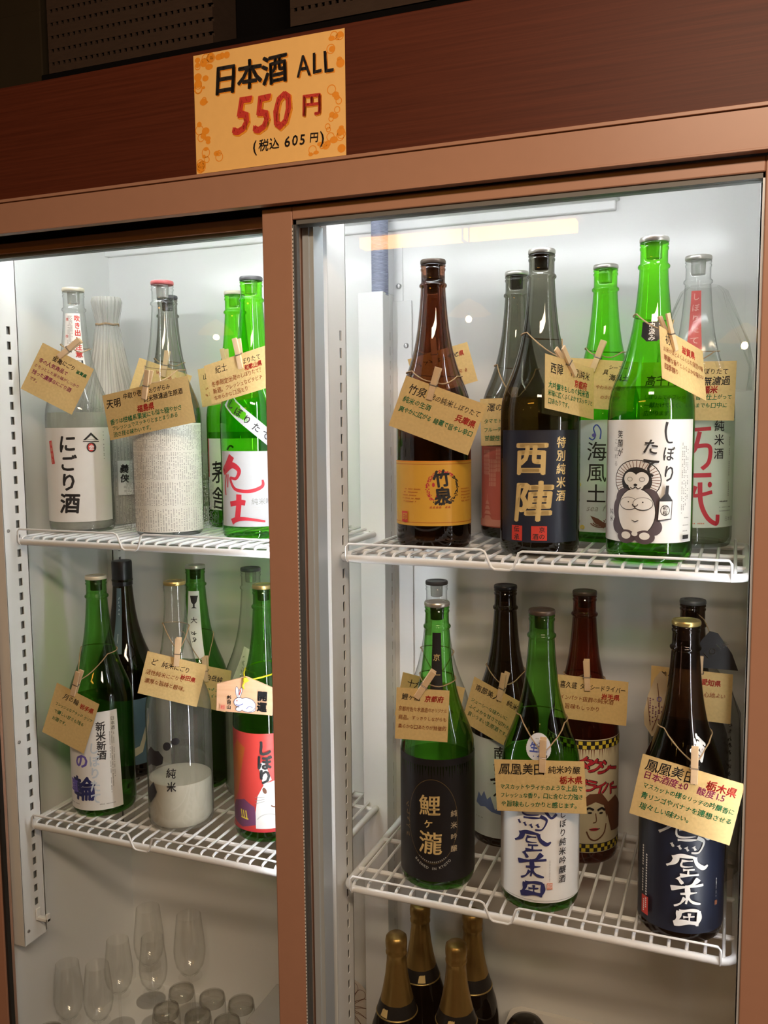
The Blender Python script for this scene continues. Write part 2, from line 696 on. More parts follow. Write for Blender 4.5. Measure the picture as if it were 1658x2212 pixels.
# ------------------------------------------------------------------ the refrigerator
M_brown = pbr('brown_anodised_metal', (0.40, 0.222, 0.152), 0.36, 0.0, 0.04, 60)
M_brown2 = pbr('brown_track_metal', (0.14, 0.078, 0.050), 0.55, 0.0, 0.05, 60)
M_groove = pbr('track_groove_shade', (0.020, 0.013, 0.010), 0.7, 0.0, 0.05, 60)  # recess shade put into the colour of the track lining
M_white = pbr('white_enamel', (0.85, 0.855, 0.845), 0.22, 0.0, 0.02, 12)
M_white2 = pbr('white_painted_steel', (0.85, 0.855, 0.85), 0.4, 0.0, 0.02, 30)
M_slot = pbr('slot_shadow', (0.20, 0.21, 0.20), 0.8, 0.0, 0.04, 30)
M_gask = pbr('black_gasket', (0.018, 0.018, 0.018), 0.6, 0.0, 0.1, 60)
M_gask2 = pbr('grey_gasket', (0.14, 0.15, 0.15), 0.5, 0.0, 0.05, 60)
M_gask3 = pbr('glossy_grey_gasket', (0.09, 0.095, 0.10), 0.22, 0.0, 0.05, 60)
M_alu = pbr('pale_door_edge', (0.55, 0.60, 0.65), 0.3, 0.15, 0.03, 40)
M_steel = pbr('screw_steel', (0.45, 0.45, 0.45), 0.3, 0.9, 0.05, 60)
M_pane = glass('door_glass', (0.97, 0.98, 0.975), (0.80, 0.85, 0.83), 2.0, 0.030, 0.006)
M_hose = pbr('grey_hose', (0.36, 0.39, 0.50), 0.5, 0.0, 0.04, 60)

FL, CE = -0.945, 0.500          # inside floor and ceiling
XL, XR, YB = -0.465, 0.668, 0.372

fridge = thing('display_refrigerator', 'tall glass-door display refrigerator with brown metal frame and white lit interior', 'refrigerator', (0, 0, FLOOR_Z))
fb = -FLOOR_Z                    # local offset


def fpart(mb, name, bevel=0.0, parent=None, smooth=38):
    return mb.build(name, parent or fridge, (0, 0, fb if parent is None else 0), smooth, bevel)


m = MB(); m.box(XL - 0.04, XR + 0.04, YB, YB + 0.04, FL - 0.05, 0.63, M_white); fpart(m, 'back_panel', 0, None, 0)
m = MB(); m.box(XL - 0.05, XL, 0.045, YB, FL, 0.63, M_white); fpart(m, 'side_panel', 0, None, 0)
m = MB(); m.box(XR, XR + 0.05, 0.045, YB, FL, 0.63, M_white); fpart(m, 'side_panel', 0, None, 0)
m = MB(); m.box(XL, XR, 0.03, YB, FL - 0.05, FL, M_white); fpart(m, 'floor_panel', 0, None, 0)
# ceiling: evaporator cover on the left and middle, open recess on the right
m = MB()
m.box(XL, 0.470, 0.03, YB, CE, 0.63, M_white)
m.box(0.470, XR, 0.03, YB, 0.585, 0.63, M_white)
m.box(XL, 0.465, YB - 0.012, YB, CE - 0.014, CE, M_white2)
fpart(m, 'ceiling_panel', 0.002)
m = MB(); m.box(XL - 0.05, XR + 0.05, -0.008, 0.42, 0.630, 0.636, pbr('cabinet_top', (0.06, 0.03, 0.02), 0.6)); fpart(m, 'top_panel', 0, None, 0)
# plinth under the doors
m = MB(); m.box(-0.62, 0.86, -0.03, 0.03, FLOOR_Z + 0.0, FL - 0.06, M_brown); fpart(m, 'plinth', 0.002)

# header rail: flat face with a small lip, and the dark track recess below it
m = MB()
m.box(-0.80, 1.00, -0.030, -0.018, 0.4435, 0.4885, M_brown)
m.box(-0.80, 1.00, -0.018, 0.045, 0.4720, 0.4885, M_groove)
m.box(-0.80, 1.00, -0.018, -0.0172, 0.4450, 0.4720, M_groove)
m.box(-0.80, 1.00, -0.033, -0.030, 0.4855, 0.4895, M_brown)
m.box(-0.80, 1.00, -0.0315, -0.030, 0.4435, 0.4458, M_brown)
fpart(m, 'header_rail', 0.0008)
m = MB()
m.box(-0.62, 0.70, 0.0395, 0.041, 0.436, 0.500, M_groove)
m.box(-0.62, 0.70, 0.041, 0.052, 0.436, 0.500, M_brown2)
fpart(m, 'door_track', 0.0005)
m = MB(); m.box(0.7035, 0.86, -0.030, 0.045, FL - 0.06, 0.4435, M_brown); m.box(0.7005, 0.7035, -0.020, 0.045, FL - 0.06, 0.4435, M_brown2); fpart(m, 'door_jamb', 0.001)
m = MB(); m.box(-0.80, -0.52, -0.030, 0.045, FL - 0.06, 0.4435, M_brown); fpart(m, 'door_jamb', 0.001)


def sliding_door(x0, x1, xs0, xs1, y0, y1, ztop, zrail, side):
    zb = FL - 0.055
    m = MB()
    m.box(x0, xs0, y0, y1, zb, ztop, M_brown)
    m.box(xs1, x1, y0, y1, zb, ztop, M_brown)
    m.box(xs0, xs1, y0, y1, zrail, ztop, M_brown)
    m.box(xs0, xs1, y0, y1, zb, zb + 0.05, M_brown)
    door = fpart(m, 'sliding_door', 0.0014)
    yg = (y0 + y1) / 2 - 0.002
    g = MB()
    k = 0.0045
    g.box(xs0, xs0 + k, y0 + 0.003, y0 + 0.011, zb + 0.05, zrail, M_gask3 if side == 'r' else M_gask)
    g.box(xs1 - k * .5, xs1, y0 + 0.003, y1, zb + 0.05, zrail, M_alu if side == 'r' else M_gask)
    g.box(xs0, xs1, y0 + 0.003, y1, zrail - 0.0055, zrail, M_gask2)
    g.box(xs0, xs1, y0 + 0.003, y1, zb + 0.05, zb + 0.056, M_gask2)
    g.build('gasket', door, smooth=0)
    p = MB()
    p.box(xs0 + k, xs1 - k * .5, yg, yg + 0.004, zb + 0.056, zrail - 0.0055, M_pane)
    p.build('glass_pane', door, smooth=0)
    return door


rd = sliding_door(0.0765, 0.7000, 0.1190, 0.6620, -0.014, 0.010, 0.4425, 0.4262, 'r')
ld = sliding_door(-0.515, 0.1335, -0.4465, 0.0960, 0.018, 0.040, 0.4425, 0.4270, 'l')
# pale inner edge of the left door, seen through the right pane beside the post
m = MB()
m.box(0.1000, 0.1295, 0.0400, 0.0425, FL, 0.4255, M_alu)
m.box(0.1270, 0.1345, 0.0140, 0.0425, FL, 0.4255, M_alu)
m.box(0.1200, 0.1285, 0.0120, 0.0180, FL, 0.4255, M_alu)
m.build('edge_strip', ld, smooth=0)
# black brush seal with a bright bead down the post
m = MB()
m.box(0.1192, 0.1212, -0.0142, -0.0128, FL, 0.4200, M_gask2)
for i in range(272):
    m.box(0.1193, 0.1203, -0.0148, -0.0142, FL + .003 + i * .005, FL + .0058 + i * .005, M_white2)
m.build('brush_seal', rd, smooth=0)


# slotted shelf standards --------------------------------------------------------
def slotted_x(m, x, y0, y1, ys0, ys1, z0, z1, zs0, zs1, pitch, sh, th=0.0015, mat=None):
    """plate in the plane X=x (facing +X) with a column of real slots between ys0 and ys1"""
    mat = mat or M_white2
    m.box(x - th, x, y0, ys0, z0, z1, mat)
    m.box(x - th, x, ys1, y1, z0, z1, mat)
    z = zs1
    prev = z1
    while z - sh > zs0:
        m.box(x - th, x, ys0, ys1, z, prev, mat)
        prev = z - sh
        z -= pitch
    m.box(x - th, x, ys0, ys1, z0, prev, mat)
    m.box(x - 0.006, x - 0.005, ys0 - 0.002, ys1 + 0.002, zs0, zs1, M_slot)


# front left standard on the left wall
m = MB()
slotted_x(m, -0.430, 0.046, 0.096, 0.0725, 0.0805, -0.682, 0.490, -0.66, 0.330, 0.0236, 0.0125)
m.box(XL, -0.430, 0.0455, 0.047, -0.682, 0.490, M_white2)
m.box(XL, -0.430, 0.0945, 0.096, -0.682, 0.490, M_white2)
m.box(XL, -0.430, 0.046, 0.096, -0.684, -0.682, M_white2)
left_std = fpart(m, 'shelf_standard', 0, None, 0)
for z in (0.008, -0.338, -0.662):
    m = MB()
    m.lathe([(0.0001, 0.0022), (0.0026, 0.0012), (0.003, 0)], M_steel, 14, M=Matrix.Translation((-0.430, 0.0555, z)) @ Matrix.Rotation(radians(90), 4, 'Y'))
    m.build('screw', left_std)
# rear left standard
m = MB()
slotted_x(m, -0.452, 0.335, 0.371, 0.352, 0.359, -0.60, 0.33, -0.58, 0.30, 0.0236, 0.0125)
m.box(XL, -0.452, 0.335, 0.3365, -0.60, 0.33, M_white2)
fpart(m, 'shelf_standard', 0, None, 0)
# centre front standard: bright front face, slotted side face
m = MB()
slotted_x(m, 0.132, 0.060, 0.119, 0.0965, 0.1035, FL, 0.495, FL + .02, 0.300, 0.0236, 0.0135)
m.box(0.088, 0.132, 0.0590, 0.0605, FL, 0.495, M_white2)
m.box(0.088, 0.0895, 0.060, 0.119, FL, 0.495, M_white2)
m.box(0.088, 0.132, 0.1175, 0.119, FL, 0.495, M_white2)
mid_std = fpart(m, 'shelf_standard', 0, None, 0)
for z in (0.328, -0.03, -0.198, -0.459):
    m = MB()
    m.lathe([(0.0001, 0.0022), (0.0024, 0.0012), (0.0028, 0)], M_steel, 14, M=Matrix.Translation((0.112, 0.059, z)) @ Matrix.Rotation(radians(90), 4, 'X'))
    m.build('screw', mid_std)
# rear centre duct with its own slots, flange and hose
m = MB()
m.box(0.063, 0.1065, 0.3245, 0.326, FL, 0.384, M_white2)
m.box(0.063, 0.1065, 0.326, YB, 0.3825, 0.384, M_white2)
m.box(0.063, 0.0645, 0.326, YB, FL, 0.384, M_white2)
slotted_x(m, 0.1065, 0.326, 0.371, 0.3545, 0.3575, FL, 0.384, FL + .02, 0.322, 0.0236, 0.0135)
m.box(0.1065, 0.1395, 0.3685, 0.3715, FL, 0.373, M_white2)
m.box(0.108, 0.124, 0.370, 0.3718, 0.373, 0.46, M_white2)
duct = fpart(m, 'rear_duct', 0.0006)
for x, z in ((0.1175, 0.397), (0.130, 0.300), (0.130, -0.05)):
    m = MB()
    m.lathe([(0.0001, 0.0035), (0.003, 0.003), (0.0042, 0.0014), (0.0044, 0)], M_steel, 16, M=Matrix.Translation((x, 0.3685, z)) @ Matrix.Rotation(radians(90), 4, 'X'))
    m.build('screw', duct)
m = MB()
prof = []
for i in range(57):
    z = 0.380 + i * 0.0022
    prof += [(0.0128, z), (0.0140, z + 0.0006), (0.0140, z + 0.0013), (0.0128, z + 0.0018)]
m.lathe(prof, M_hose, 24, (0.0945, 0.343, 0))
m.build('drain_hose', duct)
# right front standard
m = MB()
m.box(0.6595, XR, 0.070, 0.0715, FL, 0.495, M_white2)
m.box(0.6595, 0.661, 0.070, 0.105, FL, 0.495, M_white2)
fpart(m, 'shelf_standard', 0, None, 0)

# tube lamp above the doors --------------------------------------------------------
lamp = thing('tube_lamp', 'white tube lamp inside the refrigerator above the doors', 'lamp', (0, 0, 0))
m = MB()
m.tube([(-0.42, 0.090, 0.478), (0.62, 0.090, 0.478)], 0.0085, emit('tube_glow', (0.95, 0.97, 1.0), TUBE_POWER), 16)
m.build('tube', lamp)
m = MB()
m.box(-0.44, 0.64, 0.078, 0.102, 0.4915, 0.4995, M_white2)
m.box(-0.44, -0.42, 0.080, 0.100, 0.466, 0.4915, M_white2)
m.box(0.62, 0.64, 0.080, 0.100, 0.466, 0.4915, M_white2)
m.build('lamp_holder', lamp, bevel=0.001)

# added upright fill strips, hidden behind the door posts, to brighten the lower shelves
for (x0, x1, y_, pw_, lab) in ((0.0530, 0.0560, 0.048, 1.0, 'upright light strip inside the refrigerator behind the middle post'), (0.6650, 0.6676, 0.030, 0.5, 'upright light strip inside the refrigerator at the right door jamb')):
    t = thing('fill_strip', lab, 'lamp', ((x0 + x1) / 2, y_, -0.46))
    w_ = (x1 - x0) / 2
    m = MB(); m.box(-w_, w_, -0.003, 0.003, 0.0, 0.88, emit('fill_glow_%d' % (pw_ * 100), (0.95, 0.97, 1.0), FILL_POWER * pw_)); m.build('fill_emitter', t, smooth=0)
    m = MB(); m.box(-w_, w_, -0.0046, -0.0031, -0.005, 0.885, M_alu); m.build('fill_backing', t, smooth=0)

# wood fascia and price sign --------------------------------------------------------
m = MB(); m.box(-0.85, 1.05, -0.030, -0.010, 0.4890, 0.6395, M_fascia)
tag(m.build('fascia_board', bevel=0.0012), 'dark red-brown wood board across the top of the refrigerator', 'board')

sign = thing('price_sign', 'orange hand-lettered paper price sign stuck on the wood board', 'sign', (0.0970, -0.0302, 0.5625))
W2, H2 = 0.1040, 0.0720
a = Art(flatmap(0.05), 0.02, 0, 0.0004, 0.00008, 5)
a.rect(-W2, W2, -H2, H2, 'sign')
rg = random.Random(3)
for (cx, cy, n, sx_, sy_) in ((-0.092, 0.058, 13, .018, .022), (-0.094, 0.020, 6, .007, .016), (-0.090, -0.025, 9, .010, .018), (-0.086, -0.058, 16, .026, .012),
                             (0.092, 0.050, 9, .010, .018), (0.093, -0.012, 8, .008, .018), (0.090, -0.050, 10, .012, .018), (0.070, -0.063, 9, .020, .008), (-0.075, 0.066, 7, .020, .005)):
    for i in range(n):
        u = max(-W2 + .006, min(W2 - .006, cx + rg.uniform(-1, 1) * sx_))
        v = max(-H2 + .006, min(H2 - .006, cy + rg.uniform(-1, 1) * sy_))
        rr = rg.uniform(0.0025, 0.0058)
        if rg.random() < 0.4:
            a.ring(u, v, rr, rr, 0.0011, 'signorange', 18, up=False)
        else:
            a.ell(u, v, rr, rr * rg.uniform(.6, 1), 'signorange', 14, up=False)
a.up()
for dx, dy, c1, c2 in ((0.0014, -0.0014, 'signorange', 'signorange'), (0, 0, 'K', 'R')):
    a.rng.seed(8)
    for i, ch in enumerate('日本酒'):
        a.char(ch, -0.0580 + i * 0.0345 + dx, 0.0375 + dy + i * .001, 0.0370, c1, 0.026, 0.03, 0.05, 0, 1, 0.012)
    a.up()
    a.text('ALL', 0.0400 + dx, 0.0375 + dy, 0.0345, c1, 0.012, 0.03, 0.0, None, 2, 0.78, 0.01)
    a.rng.seed(9)
    for i, ch in enumerate('550'):
        a.char(ch, -0.0360 + i * 0.0280 + dx, -0.0085 + dy, 0.0620, c2, 0.022 if c2 == 'R' else .030, 0.02, 0.26, 0, 0.82, 0.015)
    a.up()
    a.char('円', 0.0600 + dx, -0.0080 + dy, 0.0270, c2, 0.030, 0.0, 0.05, 0, 1, 0.015)
    a.up()
a.text('(', -0.0225, -0.0475, 0.0190, 'K', 0.012)
a.text('税込', -0.0130, -0.0475, 0.0148, 'K', 0.012, 0.05, 0.06, None, 0, 0.98, 0.012)
a.text('605', 0.0215, -0.0470, 0.0170, 'K', 0.012, 0.04, 0.10, None, 0, 1.0, 0.012, .86, 'l', 1.12)
a.text('円', 0.0565, -0.0470, 0.0125, 'K', 0.012, 0.05, 0.06)
a.text(')', 0.0700, -0.0475, 0.0190, 'K', 0.012)
a.mb.build('paper', sign, weld=True)

# things kept on top of the refrigerator --------------------------------------------------------
M_bask = pbr('dark_basket', (0.046, 0.030, 0.021), 0.75, 0, 0.18, 60, 0.3, (1, 1, 4), 0.15)
M_black = pbr('gap_shade_and_cord_black', (0.004, 0.0035, 0.0035), 0.8, 0, 0.1, 40, 0, (1, 1, 1), 0.05)  # black of the painted gap shade and of the pendant cords
M_olive = pbr('olive_box', (0.026, 0.020, 0.011), 0.85, 0, 0.1, 30, 0, (1, 1, 1), 0.1)
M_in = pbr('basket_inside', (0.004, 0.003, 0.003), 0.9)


def basket(name, label, x0, x1, y0, y1, z0, z1, rows, lit):
    t = thing(name, label, 'basket', ((x0 + x1) / 2, (y0 + y1) / 2, z0))
    hx, hy, h = (x1 - x0) / 2, (y1 - y0) / 2, z1 - z0
    m = MB()
    th = 0.004
    # front wall with rows of square holes
    z = 0.0
    for k in range(rows):
        zc = 0.0150 + k * 0.0183 if not lit else 0.020 + k * .030
        m.box(-hx, hx, -hy, -hy + th, z, zc - 0.0025, M_bask)
        x = -hx
        while x < hx - 0.006:
            m.box(x, min(hx, x + 0.0055), -hy + .0003, -hy + th, zc - 0.0025, zc + 0.0022, M_bask)
            x += 0.0098
        z = zc + 0.0022
    m.box(-hx, hx, -hy, -hy + th, z, h, M_bask)
    m.box(-hx, -hx + th, -hy + th, hy, 0, h, M_bask)
    m.box(hx - th, hx, -hy + th, hy, 0, h, M_bask)
    if not lit:
        m.box(-hx + th, hx - th, hy - th, hy, 0, h, M_bask)
    m.box(-hx + th, hx - th, -hy + th, hy, 0, th, M_bask)
    m.build('basket_body', t)
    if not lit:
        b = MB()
        b.box(-hx + th, hx - th, -hy + th + 0.004, hy - th, th, h - 0.01, M_in)  # near-black block filling the basket behind its holes
        b.build('inner_block', t)
    return t


basket('woven_basket', 'dark woven basket with rows of square holes, left of the price sign', -0.3055, -0.0280, 0.052, 0.36, 0.6360 + 0.0462, 0.86, 9, False)
basket('woven_basket', 'dark woven basket with a row of lit holes, above the right of the price sign', 0.0885, 0.335, 0.052, 0.34, 0.6860, 0.83, 1, True)
m = MB(); m.box(-0.315, 0.40, 0.045, 0.37, 0.0, 0.0460, M_black)  # added slab: its black stands for the shadow under the baskets
tag(m.build('gap_shade_slab', loc=(0, 0, 0.636), bevel=0.002), 'black tray lying under the woven baskets', 'tray')
m = MB(); m.box(-0.056, 0.056, -0.09, 0.09, 0, 0.17, M_black)  # added block: black colour in place of the dark gap between baskets
tag(m.build('gap_shade_block', loc=(0.029, 0.20, 0.6822), bevel=0.003), 'black box between the two woven baskets', 'box')
m = MB(); m.box(-0.09, 0.0905, -0.10, 0.10, 0, 0.20, M_olive); m.box(-0.0905, 0.091, -0.1005, 0.1005, 0.14, 0.2005, M_olive)
tag(m.build('olive_box', loc=(-0.411, 0.155, 0.6362), bevel=0.002), 'dull olive box at the top left corner', 'box')

# room lamps seen mirrored in the glass --------------------------------------------------------
M_strip = emit('paper_lamp_glow', (1.0, 0.43, 0.05), STRIP_POWER)
M_lampwood = wood('lamp_wood', (0.16, 0.07, 0.03), (0.26, 0.12, 0.06), 8, (1, 10, 10), 0.5)
t = thing('strip_lamp', 'long warm paper ceiling lamp mirrored at the top of the right pane', 'lamp', (-0.305, -2.2, 0.855))
m = MB()
m.box(-0.405, -0.004, -0.03, 0.03, -0.020, 0.018, M_strip)
m.box(0.002, 0.405, -0.03, 0.03, -0.020, 0.018, M_strip)
m.build('paper_shade', t)
m = MB()
m.box(-0.43, 0.43, -0.05, 0.05, 0.020, 0.036, M_lampwood)
m.box(-0.006, 0.004, -0.03, 0.03, -0.026, 0.020, M_lampwood)
m.box(-0.02, 0.02, -0.02, 0.02, 0.036, 1.12 - 0.855, M_lampwood)
m.build('frame', t)
M_bulb = emit('bulb_glow', (1.0, 0.66, 0.26), PENDANT_POWER)
M_paperlamp = emit('amber_pendant_shade', (1.0, 0.50, 0.10), 1.6)
pend = None
for (x, z, lab) in ((-1.160, 0.495, 'small amber pendant lamp mirrored in the left door pane'), (-0.175, 0.505, 'small amber pendant lamp mirrored between the brown bottles'),
                    (0.655, 0.388, 'small amber pendant lamp mirrored at the right edge of the right pane')):
    t = thing('pendant_lamp', lab, 'lamp', (x, -1.8, z), None, 'amber pendant lamps of the room')
    m = MB(); m.lathe([(0.001, -0.011), (0.007, -0.008), (0.010, 0.0), (0.007, 0.008), (0.001, 0.011)], M_bulb, 16, (0, 0, 0.0)); m.build('bulb', t)
    m = MB(); m.lathe([(0.075, 0.012), (0.040, 0.045), (0.012, 0.060), (0.006, 0.065)], M_paperlamp, 6, cap0=False); m.build('shade', t)
    m = MB(); m.tube([(0, 0, 0.014), (0, 0, 1.12 - z)], 0.003, M_black, 8); m.build('cord', t)

# ------------------------------------------------------------------ wire shelves
M_wire = pbr('white_coated_wire', (0.82, 0.83, 0.84), 0.35, 0, 0.02, 60)


def arc(c, r, a0, a1, n=5):
    return [(c[0] + r * cos(radians(a0 + (a1 - a0) * i / n)), c[1] + r * sin(radians(a0 + (a1 - a0) * i / n))) for i in range(n + 1)]


def wire_shelf(label, x0, x1, z):
    """top of the wires at z"""
    t = thing('wire_shelf', label, 'shelf', (0, 0, z), None, 'white wire shelves of the refrigerator')
    y0, y1, r = 0.0660, 0.362, 0.020
    R = 0.0052
    zf = -0.0100
    loop = arc((x0 + r, y0 + r), r, 180, 270) + arc((x1 - r, y0 + r), r, 270, 360) + arc((x1 - r, y1 - r), r, 0, 90) + arc((x0 + r, y1 - r), r, 90, 180)
    m = MB()
    m.tube([(x, y, zf) for x, y in loop], R, M_wire, 10, True)
    for y in (0.117, 0.215, 0.312):
        m.tube([(x0 + .002, y, zf + 0.0030), (x1 - .002, y, zf + 0.0030)], 0.0036, M_wire, 8)
    m.build('frame', t)
    g = MB()
    n = round((x1 - x0 - 0.02) / 0.0212)
    for i in range(n + 1):
        x = x0 + 0.014 + (x1 - x0 - 0.028) * i / n
        g.tube([(x, y0 + .0005, zf + 0.0030), (x, y0 + 0.0020, zf + 0.0062), (x, y0 + 0.0055, -0.0024), (x, y0 + 0.012, -0.0022), (x, y1 - 0.002, -0.0022)], 0.0021, M_wire, 6)
    g.build('wire_grid', t)
    # retaining wire along the front with a dip in the middle
    k = MB()
    ya = y0 - 0.0055
    zt = 0.0110
    xm = x0 + (x1 - x0) * 0.445
    dz = zf - 0.0035
    pts = [(x0 + 0.013, y0 - .002, zf - .004), (x0 + 0.0125, ya, zf + .002), (x0 + 0.0125, ya, zt - .004), (x0 + 0.0155, ya, zt), (xm - 0.030, ya, zt), (xm - 0.025, ya, zt - .0022), (xm - 0.0165, ya, dz + .003), (xm - 0.012, ya, dz),
           (xm + 0.008, ya, dz), (xm + 0.0125, ya, dz + .003), (xm + 0.019, ya, zt - .0022), (xm + 0.024, ya, zt), (x1 - 0.0205, ya, zt), (x1 - 0.0175, ya, zt - .004), (x1 - 0.0175, ya, zf + .002), (x1 - 0.018, y0 - .002, zf - .004)]
    k.tube(pts, 0.0016, M_wire, 8)
    k.build('retaining_wire', t)
    return t


Z1, Z2 = 0.0, -0.4715
wire_shelf('white wire shelf, upper left, under the newsprint bottle', -0.428, 0.086, Z1)
wire_shelf('white wire shelf, lower left, under the milky bottle', -0.428, 0.086, Z2)
wire_shelf('white wire shelf, upper right, under the gold-label bottle', 0.1415, 0.6585, Z1)
wire_shelf('white wire shelf, lower right, above the foil-topped bottles', 0.1415, 0.6585, Z2)
# shelf clips
for (x, y, z, lab) in ((-0.4295, 0.0765, -0.640, 'white hook clip at the foot of the left slotted standard'), (-0.4515, 0.3555, -0.505, 'small white bracket under the back of the lower left shelf')):
    m = MB()
    m.box(0, 0.003, -0.005, 0.005, -0.012, 0.008, M_white2)
    m.box(0, 0.024, -0.004, 0.004, -0.012, -0.006, M_white2)
    m.box(0.020, 0.024, -0.004, 0.004, -0.012, 0.002, M_white2)
    tag(m.build('shelf_clip', loc=(x, y, z), bevel=0.0012), lab, 'clip', 'shelf clips')

# ------------------------------------------------------------------ bottles
BR = 0.0525
PROF = [(0.0440, 0.0012), (0.0478, 0.0), (0.0502, 0.0018), (0.0517, 0.006), (BR, 0.0125), (BR, 0.178), (0.0521, 0.190), (0.0510, 0.2005), (0.0489, 0.210), (0.0458, 0.2195), (0.0420, 0.229),
        (0.0380, 0.239), (0.0342, 0.2495), (0.0306, 0.261), (0.0274, 0.2735), (0.0246, 0.287), (0.0222, 0.302), (0.0203, 0.318), (0.0188, 0.334), (0.0177, 0.349), (0.0172, 0.3570)]
RING = [(0.0172, 0.3585), (0.0189, 0.3600), (0.0193, 0.3618), (0.0189, 0.3636), (0.0170, 0.3652), (0.0166, 0.3680), (0.0165, 0.3805)]
RIM = [(0.0168, 0.3815), (0.0174, 0.3828), (0.0174, 0.3846), (0.0165, 0.3856), (0.0165, 0.3866), (0.0174, 0.3876), (0.0174, 0.3894), (0.0160, 0.3908), (0.0140, 0.3912)]
FULLP = PROF + RING + RIM
PLAINP = PROF + [(0.0170, 0.366), (0.0170, 0.3795), (0.0176, 0.3815), (0.0178, 0.3875), (0.0174, 0.3905), (0.0150, 0.3912)]


def prad(z):
    p = FULLP[4:]
    if z <= p[0][1]:
        return BR
    for i in range(len(p) - 1):
        if p[i][1] <= z <= p[i + 1][1] and p[i + 1][1] > p[i][1]:
            t = (z - p[i][1]) / (p[i + 1][1] - p[i][1])
            return p[i][0] + t * (p[i + 1][0] - p[i][0])
    return 0.0165


def D(deg):
    return radians(deg) * BR


def bodymap(th0=0.0):
    def f(u, v, l):
        a = u / BR + th0
        r = prad(v) + l
        return (r * sin(a), -r * cos(a), v)
    return f


def neckmap(th0, rref):
    def f(u, v, l):
        a = u / rref + radians(th0)
        r = prad(v) + l
        return (r * sin(a), -r * cos(a), v)
    return f


G_green = glass('green_glass', (0.42, 0.93, 0.15), (0.05, 0.30, 0.03), 2.4)
G_deep = glass('deep_green_glass', (0.40, 0.74, 0.27), (0.04, 0.18, 0.04), 2.2)
G_clear = glass('clear_glass', (0.955, 0.965, 0.955), (0.30, 0.33, 0.32), 3.2)
G_frost = glass('residue_filmed_glass', (0.93, 0.94, 0.92), (0.30, 0.32, 0.30), 3.0, veil=0.13, veil_scale=55)
G_cloud = glass('frosted_clear_glass', (0.95, 0.96, 0.95), (0.42, 0.44, 0.43), 3.0, veil=0.06)
G_amber = glass('amber_glass', (0.52, 0.33, 0.245), (0.08, 0.040, 0.028), 2.2)
G_smoke = glass('smoke_olive_glass', (0.47, 0.465, 0.40), (0.07, 0.07, 0.055), 2.2)
G_smoke2 = glass('pale_smoke_glass', (0.66, 0.66, 0.60), (0.05, 0.05, 0.045), 2.0)
G_black = glass('black_brown_glass', (0.22, 0.17, 0.125), (0.02, 0.017, 0.014), 1.8)
G_wine = glass('dark_red_glass', (0.50, 0.17, 0.11), (0.04, 0.012, 0.010), 2.0)
G_dusk = glass('dusky_glass', (0.30, 0.22, 0.19), (0.02, 0.018, 0.018), 1.8)
L_dark = glass('sake_in_dark_bottle', (0.60, 0.56, 0.46), (0.36, 0.33, 0.27), 1.5, 0.01, fmax=0.1)
L_green = glass('sake_in_green_bottle', (0.76, 0.86, 0.60), (0.46, 0.60, 0.36), 1.5, 0.01, fmax=0.1)
L_clear = glass('clear_sake', (0.93, 0.93, 0.84), (0.70, 0.70, 0.58), 1.5, 0.01, fmax=0.1)
L_milk = pbr('milky_sake', (0.70, 0.66, 0.56), 0.35, 0, 0.06, 40)
L_haze = glass('hazy_sake', (0.88, 0.89, 0.86), (0.6, 0.6, 0.57), 1.5, 0.01, veil=0.55, veil_col=(0.85, 0.85, 0.80), veil_scale=14, fmax=0.1)
C_silver = pbr('cap_silver', (0.60, 0.58, 0.53), 0.32, 0.75, 0.05, 80)
C_grey = pbr('cap_dark_grey', (0.10, 0.10, 0.105), 0.4, 0.3, 0.05, 80)
C_cream = pbr('cap_cream', (0.70, 0.64, 0.50), 0.4, 0.2, 0.05, 80)
C_red = pbr('cap_red', (0.45, 0.10, 0.10), 0.4, 0.1, 0.05, 80)
C_gold = pbr('cap_gold', (0.55, 0.42, 0.16), 0.3, 0.8, 0.05, 80)
C_brown = pbr('cap_brown', (0.085, 0.060, 0.045), 0.4, 0.3, 0.05, 80)
C_black = pbr('cap_black', (0.008, 0.009, 0.013), 0.35, 0, 0.05, 80)
C_plug = glass('stopper_plastic', (0.86, 0.87, 0.85), (0.5, 0.5, 0.48), 2, veil=0.35)
C_plugd = pbr('stopper_dark', (0.05, 0.045, 0.04), 0.5)

BOT = {}


